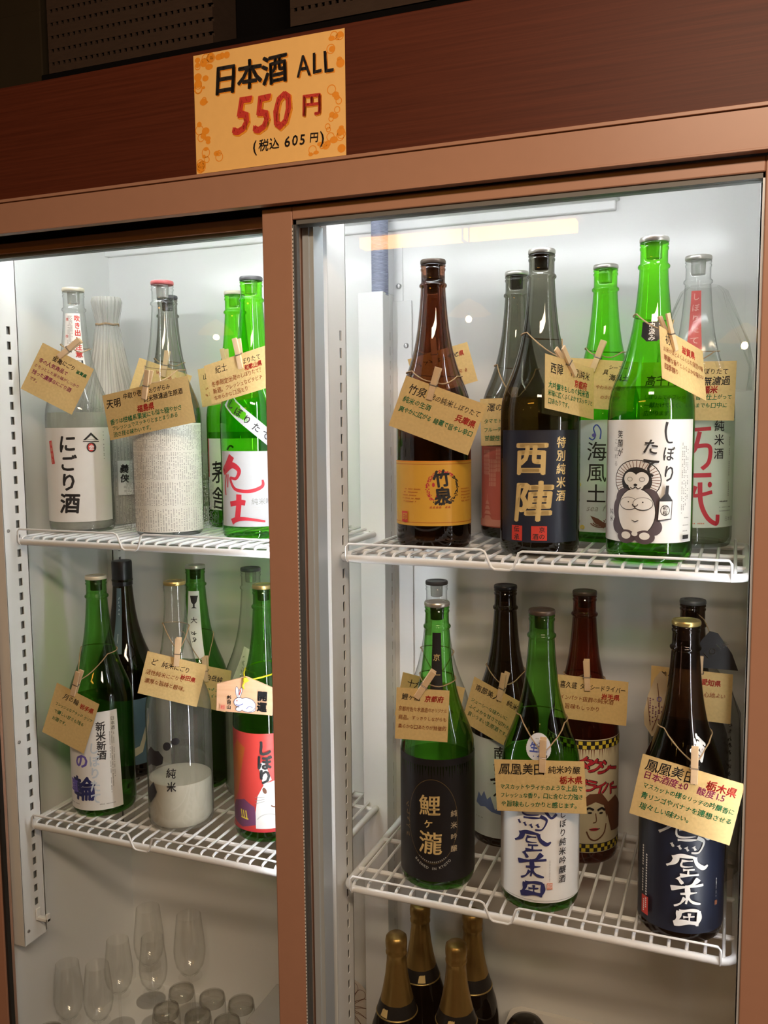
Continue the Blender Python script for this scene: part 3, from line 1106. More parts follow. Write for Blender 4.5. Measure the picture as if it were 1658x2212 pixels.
def bottle(key, label, x, y, row, gm, cap='silver', capm=None, level=0, liq=None, group='sake bottles', prof=None, plug=True):
    z0 = Z1 if row == 0 else Z2
    t = thing('sake_bottle', label, 'bottle', (x, y, z0), None, group + (' on the upper shelves' if row == 0 else ' on the lower shelves'))
    BOT[key] = (t, x, y, z0)
    m = MB()
    P = prof or FULLP

    def rib(r, z, a):
        return r - 0.0009 * (0.5 + 0.5 * cos(40 * a)) if 0.0015 < z < 0.011 else r
    m.lathe(P, gm, 80, cap1=False, rfun=rib)
    m.build('glass_body', t, smooth=50)
    c = MB()
    if cap == 'screw':
        c.lathe([(0.0176, 0.352), (0.0184, 0.353), (0.0184, 0.394), (0.0174, 0.3975), (0.0001, 0.3978)], capm or C_black, 40, cap1=False)
    else:
        cm = capm or C_silver
        c.lathe([(0.0150, 0.3905), (0.0172, 0.3908), (0.0178, 0.3918), (0.0178, 0.3950), (0.0170, 0.3966), (0.0120, 0.3966), (0.0115, 0.3960), (0.0001, 0.3960)], cm, 40, cap1=False)
    co = c.build('cap', t)
    if cap != 'screw' and plug:
        k = MB()
        k.lathe([(0.0085, 0.3715), (0.0092, 0.372), (0.0098, 0.3905), (0.0098, 0.3906)], C_plug if gm in (G_clear, G_cloud, G_frost, G_green) else C_plugd, 24)
        k.build('stopper', co)
    if level:
        q = MB()
        zs = [0.005, 0.012] + [0.02 + (level - 0.02) * i / 14 for i in range(15)]
        q.lathe([(max(0.001, (prad(z) if z > .011 else 0.048) - 0.0028), z) for z in zs], liq, 64, cap1=True)
        q.build('sake', t)
    return t


def label_art(key, name='label', th0=0.0, seed=1, neck=None):
    t = BOT[key][0]
    a = Art(neckmap(*neck) if neck else bodymap(radians(th0)), 0.0032, 0.006 if neck else 0.0, 0.0003, 0.00010, seed)
    a.done = lambda: a.mb.build(name, t, smooth=50, weld=True)
    return a


def paper(a, d0, d1, v0, v1, col):
    a.rect(D(d0), D(d1), v0, v1, col)


# ---- upper left
bottle('nigori', 'cloudy clear bottle at far upper left with white label reading にごり酒', -0.3730, 0.1626, 0, G_cloud, 'disc', C_cream, 0.195, L_haze)
a = label_art('nigori', seed=2)
paper(a, -42, 104, 0.0185, 0.1705, 'P')
for ch, v, h in (('に', .1450, .030), ('ご', .1135, .028), ('り', .0835, .031), ('酒', .0490, .034)):
    a.char(ch, D(19), v, h, 'K', 0.030, 0.02, 0.05, 0, 1, 0.018)
a.up()
a.rect(D(-14) - .0036, D(-14) + .0036, .1120, .1500, 'seal', 9)
a.col('季節限定', D(-14), .1445, .1175, .0062, 'salmon2', .02)
a.poly([(D(60) - .013, .1500), (D(60), .1625), (D(60) + .013, .1500), (D(60) + .009, .1500), (D(60), .1580), (D(60) - .009, .1500)], 'K')
for k in (.0025, .0050):
    a.line([(D(60) - .0075, .1512 - k + .002), (D(60) + .0075, .1512 - k + .002)], .0010, 'grey')
a.line([(D(60) - .013, .1478), (D(60) + .013, .1478)], .0014, 'K')
a.ell(D(60), .1385, .0078, .0080, 'K')
a.ell(D(60) - .0008, .1385, .0050, .0064, 'seal')
a.char('金', D(60), .1387, .0090, 'P', .02)
a.up()
a.tiny(D(84), .163, .118, .0022, 'grey')
a.done()
a = label_art('nigori', 'neck_label', seed=3, neck=(36, 0.021))
a.rect(-.0165, .0125, .262, .3545, 'W')
a.col('吹き出し注意', .0062, .3465, .2885, .0108, 'R', .035)
for k in range(4):
    a.tiny(-.0030 - k * .0022, .350, .300, .0016, 'grey')
a.col('開栓', -.0115, .345, .318, .0052, 'R', .01)
a.rect(.0010, .0100, .2660, .2790, 'K')
a.col('要冷', .0055, .2760, .2695, .0056, 'W', .02)
a.done()

t = thing('wrapped_sake_bottle', 'sake bottle wrapped in pale printed newspaper with its neck tied', 'bottle', (-0.400, 0.280, Z1), None, 'sake bottles on the upper shelves')
BOT['news'] = (t, -0.400, 0.280, Z1)
M_news = pbr('newsprint_wrap', (0.56, 0.55, 0.50), 0.85, 0, 0.12, 30)
m = MB()
pr = [(0.050, 0), (0.0525, .002), (0.0530, .03), (0.0530, .17), (0.0520, .20), (0.0470, .225), (0.0390, .250), (0.0310, .280), (0.0250, .310), (0.0210, .335), (0.0178, .3500), (0.0190, .3600), (0.0225, .375), (0.0250, .392), (0.0235, .3975), (0.012, .394)]
def wpleat(r, z, a):
    return r * (1 + (0.008 + 0.07 * max(0, min(1, (z - .19) / .12))) * sin(22 * a + 9 * z) * (0.6 + 0.4 * sin(5 * a + 20 * z)))


def wrad(z):
    for i in range(len(pr) - 1):
        if pr[i][1] <= z <= pr[i + 1][1]:
            return pr[i][0] + (pr[i + 1][0] - pr[i][0]) * (z - pr[i][1]) / (pr[i + 1][1] - pr[i][1])
    return pr[-1][0]


m.lathe(pr, M_news, 176, rfun=wpleat)
wrap = m.build('paper_wrap', t, smooth=60)
m = MB(); m.tube([(0.0192 * cos(i * pi / 16), 0.0192 * sin(i * pi / 16), 0.3505 + .001 * sin(i)) for i in range(32)], 0.0017, pbr('twine', (0.42, 0.28, 0.15), 0.9, 0, 0.25, 500), 8, True); m.build('tie', t)
def wmap(u, v, l):
    th = u / BR
    r = wpleat(wrad(v), v, th - pi / 2) + l
    return (r * sin(th), -r * cos(th), v)


a = Art(wmap, .003, .006, .0007, .0001, 5)
for d in range(-60, 110, 6):
    a.tiny(D(d) + .001, .205, .008, .0019, 'grey', .45)
    a.line([(D(d) - .0012 + .0004 * sin(40 * z_ + d), z_) for z_ in [.004 + .386 * i_ / 40 for i_ in range(41)]], .0010, 'newsl', False)
a.rng.seed(4)
for k in range(26):
    u, v = D(a.rng.uniform(-30, 100)), a.rng.uniform(.16, .215)
    a.put([[(u, v), (u + .0024, v), (u + .002, v + .0025)]], 'newsk')
a.rect(D(46), D(74), .052, .112, 'P')
a.col('義侠', D(58), .098, .081, .015, 'K', .03, .03, .1, 1, .02)
a.col('純米', D(58), .066, .059, .005, 'grey')
a.mb.build('label', t)

bottle('tenmei', 'clear bottle with red cap and a body wrapped in newsprint', -0.2004, 0.1631, 0, G_clear, 'disc', C_red)
a = label_art('tenmei', 'newsprint_wrap', seed=7)
paper(a, -150, 205, 0.0075, 0.176, 'news')
for band in ((.172, .135), (.131, .090), (.086, .050), (.046, .012)):
    d = -56.0
    while d < 128:
        a.tiny(D(d), band[0], band[1], .0016, 'newsk', .68)
        d += 3.0
a.done()

bottle('behind', 'dark bottle standing behind the newsprint-wrapped clear bottle', -0.287, 0.300, 0, G_smoke2, 'disc', C_grey, 0.19, L_dark)

bottle('kid', 'green bottle with grey label and large red brush lettering, beside the middle post', -0.0550, 0.1859, 0, G_green, 'disc', C_grey)
a = label_art('kid', seed=9)
paper(a, -42, 95, .0190, .1330, 'bandgrey')
a.curve([(D(-12), .126), (D(-22), .112), (D(-33), .102), (D(-12), .112), (D(2), .104), (D(-4), .092), (D(-16), .092), (D(-6), .076), (D(20), .073), (D(40), .080), (D(41), .090)], lambda t: .0115 * (1 - .82 * t) + .002 * sin(9 * t), 'crim')
a.curve([(D(-26), .098), (D(-30), .080), (D(-29), .066)], .0030, 'crim')
a.curve([(D(-21), .098), (D(-23), .078)], .0024, 'crim')
a.curve([(D(-17), .053), (D(4), .056), (D(12), .055)], .0080, 'crim')
a.curve([(D(1), .068), (D(0), .050), (D(-3), .031)], .0090, 'crim')
a.curve([(D(-14), .026), (D(-4), .030), (D(14), .031), (D(44), .027)], lambda t: .0095 * (1 - .7 * t), 'crim')
a.text('純米吟醸', D(22), .0575, .0105, 'grey', 0.006)
a.tinyrow(D(22), D(60), .0485, .0022, 'lgrey')
a.tinyrow(D(22), D(70), .0450, .0018, 'lgrey')
a.done()
a = label_art('kid', 'diagonal_band', seed=11)
a.rect(-.048, .048, -.0105 + .180, .0105 + .180, 'bandgrey', -40)
cu, cv = (D(-20) + D(60)) / 2, .180
for i, ch in enumerate('しぼりたて'):
    s = -.036 + i * .0180
    a.char(ch, s * cos(radians(-40)) + .000, cv + s * sin(radians(-40)), .0135, 'K', .02, .02, 0, -30)
a.up()
# the band is drawn around u=0: turn it to where it sits on the shoulder
bo = a.done(); bo.rotation_euler = (0, 0, radians(18))

bottle('kaya', 'green bottle behind and left of the red-lettered green one', -0.1551, 0.3046, 0, G_green, 'disc', C_cream, 0.16, L_green)
a = label_art('kaya', seed=12)
paper(a, -42, 70, .030, .150, 'P')
a.rect(D(-42), D(-37), .085, .150, 'crim')
a.char('茅', D(-9), .094, .040, 'K', .012, 0, .1, 0, .85, .03)
a.char('舎', D(-11), .051, .040, 'K', .012, 0, .1, 0, .85, .03)
a.up()
a.curve([(D(10), .131), (D(16), .138), (D(22), .135)], .003, 'K')
a.done()

# ---- upper right
bottle('takesen', 'brown bottle with gold label and a ring of red and black dabs', 0.2443, 0.1650, 0, G_amber, 'disc', C_brown, 0.150, L_dark)
a = label_art('takesen', seed=13)
paper(a, -76, 112, .0325, .1215, 'amber')
for v in (.0370, .1170):
    a.line([(D(-76 + i * 8), v) for i in range(24)], .0009, 'rust', False)
a.line([(D(-76 + i * 8), .1205) for i in range(24)], .0014, 'orange')
cx, cy = D(32), .0850
rg = random.Random(6)
for i in range(64):
    an = 2 * pi * i / 64 + rg.uniform(-.03, .03)
    for rr in (.0225, .0205):
        r_ = rr + rg.uniform(-.0014, .0014)
        col = 'crim' if cos(an + .7) < 0.05 else 'K'
        u, v = cx + r_ * cos(an), cy + r_ * sin(an)
        a.ell(u, v, rg.uniform(.0010, .0021), rg.uniform(.0005, .0010), col, 8, degrees(an) + rg.uniform(30, 140), False)
a.up()
a.ell(cx - .013, cy + .004, .0020, .0030, 'crim', 12)
a.ell(cx - .008, cy - .012, .0020, .0026, 'crim', 12)
a.char('竹', D(30), .0975, .0240, 'K', .035, 0, 0, 4, 1, .02)
a.char('泉', D(32), .0735, .0250, 'K', .035, 0, 0, 4, 1, .02)
a.up()
a.tinyrow(D(12), D(52), .0585, .0040, 'rust', .8)
for k in range(5):
    a.tinyrow(D(-34), D(-2 - 4 * (k % 3)), .0830 - k * .0042, .0019, 'rust')
    a.tinyrow(D(62), D(84), .0830 - k * .0042, .0019, 'rust')
a.rect(D(-29) - .0062, D(-29) + .0052, .0370, .0520, 'seal')
a.char('印', D(-29), .0445, .0105, 'amber', .03)
a.done()
bottle('hidden', 'brown bottle hidden behind the gold-label brown bottle', 0.2010, 0.2950, 0, G_amber, 'disc', C_brown, 0.15, L_dark)
bottle('b7', 'dark bottle with salmon pagoda label, behind the gold-lettered black label', 0.3284, 0.3087, 0, G_smoke, 'disc', C_silver, 0.19, L_dark)
a = label_art('b7', seed=14)
paper(a, -70, 80, .0160, .1375, 'P')
paper(a, -62, 80, .0160, .1375, 'salmon')
for (d0, d1, v0, v1) in ((-50, -34, .095, .132), (-20, -4, .100, .135), (-34, -20, .078, .118)):
    a.rect(D(d0), D(d1), v0, v1, 'salmon2')
    for i in range(1, 4):
        a.line([(D(d0 + (d1 - d0) * i / 4), v0), (D(d0 + (d1 - d0) * i / 4), v1)], .0010, 'salmon', False)
    for i in range(1, 6):
        a.line([(D(d0), v0 + (v1 - v0) * i / 6), (D(d1), v0 + (v1 - v0) * i / 6)], .0010, 'salmon', False)
    a.up()
for i in range(4):
    a.poly([(D(-38) - .0095 + i * .0016, .028 + i * .0075), (D(-38) + .0095 - i * .0016, .028 + i * .0075), (D(-38) + .0050 - i * .001, .0335 + i * .0075), (D(-38) - .0050 + i * .001, .0335 + i * .0075)], 'salmon2')
a.line([(D(-38), .055), (D(-38), .066)], .0010, 'salmon2')
a.rect(D(-62), D(-10), .0175, .0280, 'salmon2')
a.done()
bottle('nishijin', 'dark bottle with big gold characters and two red seals on a black label', 0.3980, 0.1526, 0, G_smoke, 'disc', C_silver, 0.205, L_dark)
a = label_art('nishijin', seed=15)
paper(a, -56, 76, .0175, .1625, 'navy')
a.char('西', D(-1), .1270, .0450, 'gold', .034, 0, .06, 0, 1.0, .012)
a.char('陣', D(2), .0710, .0540, 'gold', .028, 0, .06, 0, 1.0, .012)
a.up()
a.col('特別純米酒', D(42), .1470, .0785, .0150, 'gold', .020, .01, .08, .9, .015)
a.rect(D(-22) - .0080, D(-22) + .0080, .0195, .0390, 'R')
a.col('伝承', D(-22), .0345, .0240, .0085, 'K', .02)
a.rect(D(11) - .0100, D(11) + .0100, .0205, .0390, 'R')
a.col('京の', D(15), .0345, .0255, .0080, 'K', .02)
a.char('酒', D(6), .0255, .0080, 'K', .02)
a.up()
a.done()
bottle('sea', 'green bottle with pale label of seashell doodles reading 海風土', 0.4595, 0.3055, 0, G_green, 'disc', C_silver, 0.16, L_green)
a = label_art('sea', seed=16)
paper(a, -50, 60, .0150, .1750, 'ice')
for ch, v in (('海', .1306), ('風', .1005), ('土', .0705)):
    a.char(ch, D(-2), v, .0290, 'K', .006)
a.up()
a.text('sea food', D(-16), .0500, .0125, 'grey', -.006, .0, .35)
a.curve([(D(-14), .150), (D(-8), .147), (D(-4), .153), (D(-7), .163), (D(-2), .168), (D(4), .160), (D(3), .148)], .0018, 'B')
a.ell(D(-6), .1535, .0032, .0028, 'violet', 10)
for i in range(4):
    a.ring(D(6), .0310, .0150 - i * .0034, .0085 - i * .0019, .0014, 'brown', 20, 200, 400)
a.poly([(D(-10), .0390), (D(2), .0350), (D(16), .0260), (D(10), .0210), (D(-4), .0300)], 'brown')
for (d, v, c, r_) in ((-38, .135, 'grey', .003), (-36, .118, 'teal', .0026), (-38, .098, 'crim', .0045), (-30, .083, 'yellow', .0035), (-34, .067, 'grey', .0028), (-38, .052, 'redlab', .0055), (-32, .030, 'grey', .0050), (-22, .022, 'yellow', .003)):
    a.ring(D(d), v, r_, r_ * .8, .0012, c, 14)
    a.curve([(D(d) - r_, v - .002), (D(d), v + .001), (D(d) + r_, v - .002)], .0012, c)
a.done()
bottle('hatsu', 'tall bright green bottle with white label showing a drawn raccoon dog', 0.5411, 0.1333, 0, G_green, 'disc', C_silver, 0.215, L_green)
a = label_art('hatsu', seed=17)
paper(a, -84, 74, .0252, .1745, 'W')
a.curve([(D(26), .1715), (D(24), .1600), (D(27), .1480), (D(34), .1470)], lambda t: .0034 * (1 - .5 * t), 'K')
a.char('ぼ', D(29), .1335, .0190, 'K', .018, 0, .05, 0, .8, .02)
a.char('り', D(30), .1095, .0220, 'K', .018, 0, .1, 0, .8, .02)
a.up()
a.col('笑顔が', D(-37), .1570, .1350, .0105, 'K', .012, .03, .1, .8, .03)
a.col('こぼれる', D(-44), .1480, .1210, .0065, 'grey', .0, .03)
# raccoon dog with a straw hat and a bottle
ox, oy = D(-12), .0765
def oe(u, v, ru, rv, col, **k):
    a.ell(ox + u, oy + v, ru, rv, col, **k)
oe(0, .0250, .0295, .0250, 'K'); oe(0, .0250, .0283, .0238, 'P')
for i in range(36):
    an = 2 * pi * i / 36
    a.line([(ox + .0180 * cos(an), oy + .025 + .0150 * sin(an)), (ox + .0280 * cos(an), oy + .025 + .0235 * sin(an))], .0008, 'brown', False)
a.up()
oe(0, .0235, .0185, .0175, 'K'); oe(-.015, .002, .012, .013, 'fur'); oe(.015, .002, .012, .013, 'fur'); oe(-.021, -.030, .011, .012, 'fur'); oe(.021, -.032, .010, .010, 'fur'); oe(-.021, -.012, .010, .016, 'fur'); oe(.022, -.010, .009, .018, 'fur')
oe(0, -.0140, .0235, .0300, 'K'); oe(0, -.0140, .0224, .0289, 'W')
oe(-.0065, .0265, .0082, .0085, 'W', rot=25); oe(.0065, .0265, .0082, .0085, 'W', rot=-25); oe(0, .0185, .0090, .0060, 'W')
for s_ in (-1, 1):
    a.ring(ox + s_ * .0072, oy + .0262, .0030, .0025, .0007, 'grey', 14)
    a.ell(ox + s_ * .0085, oy - .0035, .0115, .0080, 'K'); a.ell(ox + s_ * .0085, oy - .0033, .0108, .0073, 'W')
    a.ell(ox + s_ * .0085, oy - .0015, .0009, .0009, 'K', 8)
    a.ell(ox + s_ * .0110, oy - .0440, .0115, .0085, 'fur'); a.ell(ox + s_ * .0110, oy - .0425, .0058, .0045, 'W')
    a.curve([(ox + s_ * .004, oy - .0235), (ox, oy - .0255), (ox, oy - .0255)], .0008, 'K')
a.curve([(ox - .006, oy + .0165), (ox - .003, oy + .0150), (ox, oy + .0170), (ox + .003, oy + .0150), (ox + .006, oy + .0165)], .0010, 'K')
oe(0, .0195, .0022, .0015, 'K')
a.ring(ox, oy - .0040, .0030, .0024, .0009, 'K', 14, 180, 360)
a.ell(ox, oy - .0400, .0035, .0030, 'W')
a.char('た', D(6), .1420, .0190, 'K', .022, 0, .1, -6, .95, .02)
a.char('て', D(5), .1180, .0260, 'K', .018, 0, .1, -10, .8, .02)
a.up()
bx_, by_ = D(24), .0715
a.poly([(bx_ - .0085, by_ - .0185), (bx_ + .0075, by_ - .0170), (bx_ + .0085, by_ + .0060), (bx_ + .0035, by_ + .0140), (bx_ + .0040, by_ + .0240), (bx_ + .0005, by_ + .0240), (bx_ - .0005, by_ + .0140), (bx_ - .0070, by_ + .0060)], 'K')
a.poly([(bx_ - .0075, by_ - .0175), (bx_ + .0066, by_ - .0160), (bx_ + .0076, by_ + .0050), (bx_ - .0062, by_ + .0050)], 'W')
a.ring(bx_, by_ - .0060, .0050, .0062, .0008, 'K', 18)
a.col('初桜', bx_, by_ - .003, by_ - .009, .0058, 'K', .02)
a.col('純米', D(-46), .0620, .0530, .0080, 'K', .0, .05, 0, .8, .03)
for k in range(4):
    a.tiny(D(46) + k * .0026, .146 - .002 * k, .060 + .005 * k, .0017, 'grey', .7)
for v in (.0560, .0470, .040):
    a.tinyrow(D(48), D(57), v, .0018, 'grey')
a.rect(D(48), D(58), .0300, .0350, 'K')
a.done()
a = label_art('hatsu', 'neck_label', seed=18, neck=(2, 0.0255))
a.poly([(-.0120, .2930), (.0130, .2930), (.0125, .2755), (.0060, .2690), (-.0050, .2690), (-.0115, .2755)], 'black')
a.col('中汲み', .0005, .2885, .2735, .0078, 'W', .025, .02, .1)
a.tiny(.0095, .290, .276, .0018, 'P')
a.done()
bottle('clear', 'clear bottle with red neck strip under a plastic bag, by the right wall', 0.5865, 0.2862, 0, G_clear, 'disc', C_silver, 0.19, L_clear)
a = label_art('clear', seed=19)
paper(a, -66, 84, .0285, .1755, 'mint')
a.curve([(D(-8), .160), (D(26), .162)], .0050, 'crim'); a.curve([(D(10), .158), (D(4), .135), (D(-4), .128)], .0055, 'crim')
a.curve([(D(4), .138), (D(24), .138), (D(24), .118), (D(14), .108)], .0055, 'crim')
a.curve([(D(-8), .099), (D(28), .100)], .0060, 'crim')
a.curve([(D(-4), .076), (D(6), .072), (D(30), .077)], .0050, 'crim'); a.curve([(D(12), .090), (D(14), .062), (D(24), .042), (D(38), .034), (D(40), .046)], .0060, 'crim'); a.ell(D(26), .087, .003, .004, 'crim', 10)
a.curve([(D(6), .085), (D(-2), .066), (D(-14), .052)], .0055, 'crim')
a.col('純米酒', D(39), .1655, .1285, .0158, 'K', .010, .01)
a.tiny(D(60), .150, .070, .0022, 'grey'); a.tinyrow(D(42), D(58), .064, .0024, 'K'); a.tinyrow(D(42), D(66), .056, .0018, 'grey'); a.tinyrow(D(42), D(66), .051, .0018, 'grey')
a.text('日本酒', D(52), .0400, .0065, 'grey')
a.tinyrow(D(2), D(22), .0345, .0022, 'salmon2', .5)
a.done()
a = label_art('clear', 'neck_label', seed=20, neck=(-4, 0.021))
a.rect(-.0075, .0075, .268, .3480, 'redlab')
a.col('しぼりたて', 0, .340, .281, .0105, 'pink', .01, .02)
a.done()
# plastic bag drawn over its neck
M_film = glass('plastic_film', (0.98, 0.985, 0.98), (0.95, 0.96, 0.95), 2, 0.04, 0.15, veil=0.06, fmax=0.15)
m = MB()
m.lathe([(0.020, .348), (0.030, .340), (0.046, .305), (0.060, .270), (0.066, .235), (0.064, .205)], M_film, 60, cap0=False, cap1=False,
        rfun=lambda r, z, a: r * (1 + 0.10 * sin(3 * a + 30 * z) * sin(2 * a) + 0.05 * sin(11 * a + 60 * z) + .03 * sin(23 * a - 90 * z)) * (1.0 if cos(a - 3) < 0.2 else .93))
tag(m.build('plastic_bag', loc=(0.5935, 0.2862, Z1 + .008), smooth=70), 'crumpled clear plastic bag over the neck of the red-strip clear bottle', 'bag', 'plastic bags')

# ---- lower left
bottle('tsuki', 'deep green bottle with white label in navy and violet brush lettering', -0.3461, 0.1565, 1, G_deep, 'disc', C_cream, 0.19, L_green)
a = label_art('tsuki', seed=21)
a.rect(D(-44), D(70), .0120, .1780, 'P', 2)
a.col('新米新酒', D(37), .1545, .1060, .0165, 'K', .024, .02, .06, .95, .02)
a.char('月', D(-3), .1330, .0300, 'N', .03, 0, .05, 0, 1, .03)
a.char('の', D(-1), .0960, .0270, 'violet', .035, 0, .05, 0, 1, .03)
a.char('輪', D(0), .0490, .0420, 'N', .035, 0, .05, 0, 1.1, .03)
a.up()
a.char('車', D(-23), .0500, .0270, 'violet', .035, 0, .05, 0, .8, .03)
a.col('しぼりたて', D(24), .1180, .0330, .0200, 'pale', .03, .02, .05, .9, .03)
a.col('日本酒', D(58), .1660, .1500, .0072, 'K')
for k in range(3):
    a.tiny(D(52) + k * .0032, .144, .040 + k * .012, .0019, 'grey')
a.tinyrow(D(-36), D(-4), .0210, .0020, 'grey'); a.tinyrow(D(26), D(56), .0230, .0020, 'grey')
a.done()
bottle('dark', 'black-capped dark brown bottle with teal label, behind the navy-lettered green bottle', -0.4050, 0.3000, 1, G_black, 'screw', C_black, 0.19, L_dark)
a = label_art('dark', seed=22)
paper(a, -40, 120, .026, .148, 'teal')
a.poly([(D(40), .055), (D(60), .060), (D(84), .118), (D(84), .100), (D(66), .048), (D(44), .040)], 'beige')
a.done()
a = label_art('dark', 'neck_label', seed=23, neck=(16, 0.026))
a.rect(-.0062, .0062, .232, .3490, 'teal')
scribble(a, 0, .330, 5, .0060, 'pale', True, 2)
a.tiny(0, .272, .250, .0018, 'pale')
a.done()
bottle('do', 'clear bottle streaked with residue, milky sake at the bottom, black brush blobs', -0.1897, 0.1543, 1, G_frost, 'disc', C_gold, 0.0760, L_milk, prof=PLAINP, plug=False)
a = label_art('do', 'printed_lettering', seed=24)
a.poly([(D(-40), .1130), (D(-32), .1290), (D(-22), .1370), (D(-12), .1320), (D(-3), .1330), (D(6), .1240), (D(4), .1130), (D(-8), .1075), (D(-24), .1080), (D(-34), .1020)], 'K')
a.poly([(D(-40), .0770), (D(-34), .0660), (D(-18), .0800), (D(-10), .0650), (D(-16), .0560), (D(-30), .0420), (D(-40), .0480), (D(-44), .0600)], 'K')
a.ell(D(13), .1420, .0062, .0072, 'K', 22, -30); a.ell(D(28), .1500, .0066, .0058, 'K', 22, 15)
a.col('純米', D(19), .0985, .0760, .0175, 'K', .022, .02, .05, .9, .03)
a.done()
bottle('haku', 'green bottle with a cup icon on its white neck label', -0.2500, 0.3050, 1, G_deep, 'disc', C_silver, 0.19, L_dark)
a = label_art('haku', 'neck_label', seed=25, neck=(20, 0.0215))
a.rect(-.0120, .0120, .2360, .3520, 'P')
a.poly([(-.0075, .3440), (.0095, .3440), (.0080, .3405), (.0060, .3330), (.0022, .3290), (.0022, .3240), (.0060, .3220), (-.0050, .3220), (-.0012, .3240), (-.0012, .3290), (-.0050, .3330)], 'K')
a.char('大', .0005, .3010, .0120, 'K', .008)
scribble(a, .0005, .2790, 2, .0100, 'K', True, 3)
a.done()
bottle('cleard', 'clear bottle of milky sake standing behind the wooden plaque', -0.1400, 0.3100, 1, G_clear, 'disc', C_grey, 0.150, L_haze)
a = label_art('cleard', 'shoulder_label', seed=26)
a.rect(-.0110, .0110, .196, .262, 'P', -16)
scribble(a, .002, .247, 4, .0095, 'grey', True, 5)
bo = a.done(); bo.rotation_euler = (0, 0, radians(4))
bottle('rab', 'green bottle with red label of a white rabbit, beside the middle post', -0.0386, 0.1732, 1, G_deep, 'disc', C_gold, 0.18, L_green)
a = label_art('rab', seed=27)
paper(a, -60, 112, .0190, .1745, 'redlab')
a.poly([(D(-60), .040), (D(-30), .075), (D(-10), .150), (D(-30), .160), (D(-60), .120)], 'rust')
a.poly([(D(-60), .030), (D(-20), .022), (D(10), .030), (D(6), .058), (D(-14), .068), (D(-40), .060)], 'plum')
for k in range(3):
    a.line([(D(-22) + k * .005, .050), (D(-20) + k * .005, .038)], .0022, 'yellow')
a.line([(D(-22), .038), (D(-6), .037)], .0022, 'yellow')
a.poly([(D(8), .0240), (D(100), .0240), (D(100), .090), (D(80), .108), (D(64), .112), (D(40), .100), (D(24), .096), (D(12), .076), (D(8), .050)], 'P')
a.poly([(D(22), .094), (D(14), .126), (D(24), .132), (D(36), .102)], 'P'); a.poly([(D(70), .106), (D(78), .140), (D(90), .138), (D(88), .104)], 'P')
a.ell(D(24), .0850, .0030, .0052, 'brown', 14, 20); a.ell(D(66), .0850, .0030, .0052, 'brown', 14, -20)
a.poly([(D(40), .0700), (D(50), .0700), (D(45), .0650)], 'brown')
a.curve([(D(34), .0610), (D(40), .0585), (D(45), .0630), (D(50), .0585), (D(58), .0610)], .0020, 'brown')
for k in range(3):
    a.line([(D(8), .074 - k * .005), (D(24), .0745 - k * .003)], .0007, 'grey', False)
a.ring(D(30), .0300, .020, .018, .0016, 'lgrey', 20, 20, 150)
a.ell(D(64), .0440, .0014, .0018, 'K', 8); a.ell(D(66), .0380, .0014, .0018, 'K', 8)
a.col('しぼり', D(25), .1520, .1080, .0240, 'K', .045, .02, .05, .95, .03)
a.col('初い', D(58), .1560, .1330, .0240, 'K', .045, .02, .05, .95, .03)
a.line([(D(-60 + 9 * i), .0200) for i in range(20)], .0024, 'crim')
a.done()

# ---- lower right
bottle('koi', 'deep green bottle with black label and dull gold characters', 0.2592, 0.1323, 1, G_deep, 'disc', C_silver, 0.175, L_green)
a = label_art('koi', seed=28)
paper(a, -100, 135, .0142, .1880, 'black')
a.ring(D(10), .1000, .0360, .0600, .0005, 'dgold', 60)
a.char('鯉', D(6), .1235, .0310, 'gold', .014, 0, .05, 0, 1, .02)
a.char('ヶ', D(4), .0985, .0150, 'gold', .02, 0, .05, 0, 1, .02)
a.char('瀧', D(7), .0700, .0340, 'gold', .014, 0, .05, 0, 1, .02)
a.up()
a.col('純米吟醸', D(43), .1110, .0610, .0100, 'beige', .008, .01)
scribble(a, D(-32), .1180, 5, .0095, 'dgold', True, 7)
for i, ch in enumerate('BREWED IN KYOTO'):
    an = radians(-128 + i * 5.4)
    if ch != ' ':
        a.char(ch, D(10) + .0380 * cos(an), .0880 + .0520 * sin(an) - .0025, .0052, 'lgrey', .0, 0, 0, degrees(an) + 90)
a.up()
for i in range(15):
    an = radians(-120 + i * 4.3)
    a.ell(D(10) + .0360 * cos(an), .0960 + .0510 * sin(an) - .0025, .0011, .0008, 'grey', 8, degrees(an), False)
a.up()
a.done()
a = label_art('koi', 'neck_label', seed=29, neck=(16, 0.021))
a.rect(-.0070, .0070, .2680, .3560, 'black', 0)
a.col('京一田', .000, .3220, .2740, .0100, 'gold', .012, .02, .1)
a.done()
bottle('juk', 'clear bottle standing behind the black-label green bottle', 0.2070, 0.2900, 1, G_clear, 'disc', C_grey, 0.18, L_clear)
a = label_art('juk', 'neck_label', seed=30, neck=(-26, 0.0180))
a.rect(-.0070, .0070, .3120, .3520, 'W')
a.done()
bottle('nanbu', 'black bottle with white label of blue mountains, behind the white-label bottle', 0.3187, 0.2871, 1, G_black, 'disc', C_black, 0.18, L_dark)
a = label_art('nanbu', seed=31)
paper(a, -66, 80, .0155, .1690, 'ice')
a.poly([(D(-40), .064), (D(-34), .082), (D(-28), .076), (D(-22), .086), (D(-16), .074), (D(-10), .080), (D(-2), .060), (D(6), .066), (D(14), .058), (D(14), .052), (D(-8), .056), (D(-20), .062), (D(-30), .060)], 'mount')
a.col('南部美人', D(6), .150, .090, .0200, 'K', .02, .01, .05, 1, .02)
a.curve([(D(-10), .106), (D(0), .108), (D(8), .104)], .0035, 'K')
a.tinyrow(D(-40), D(-26), .043, .0020, 'grey'); a.tinyrow(D(-24), D(4), .100, .0016, 'lgrey')
a.rect(D(-64), D(-60), .145, .166, 'mint')
a.done()
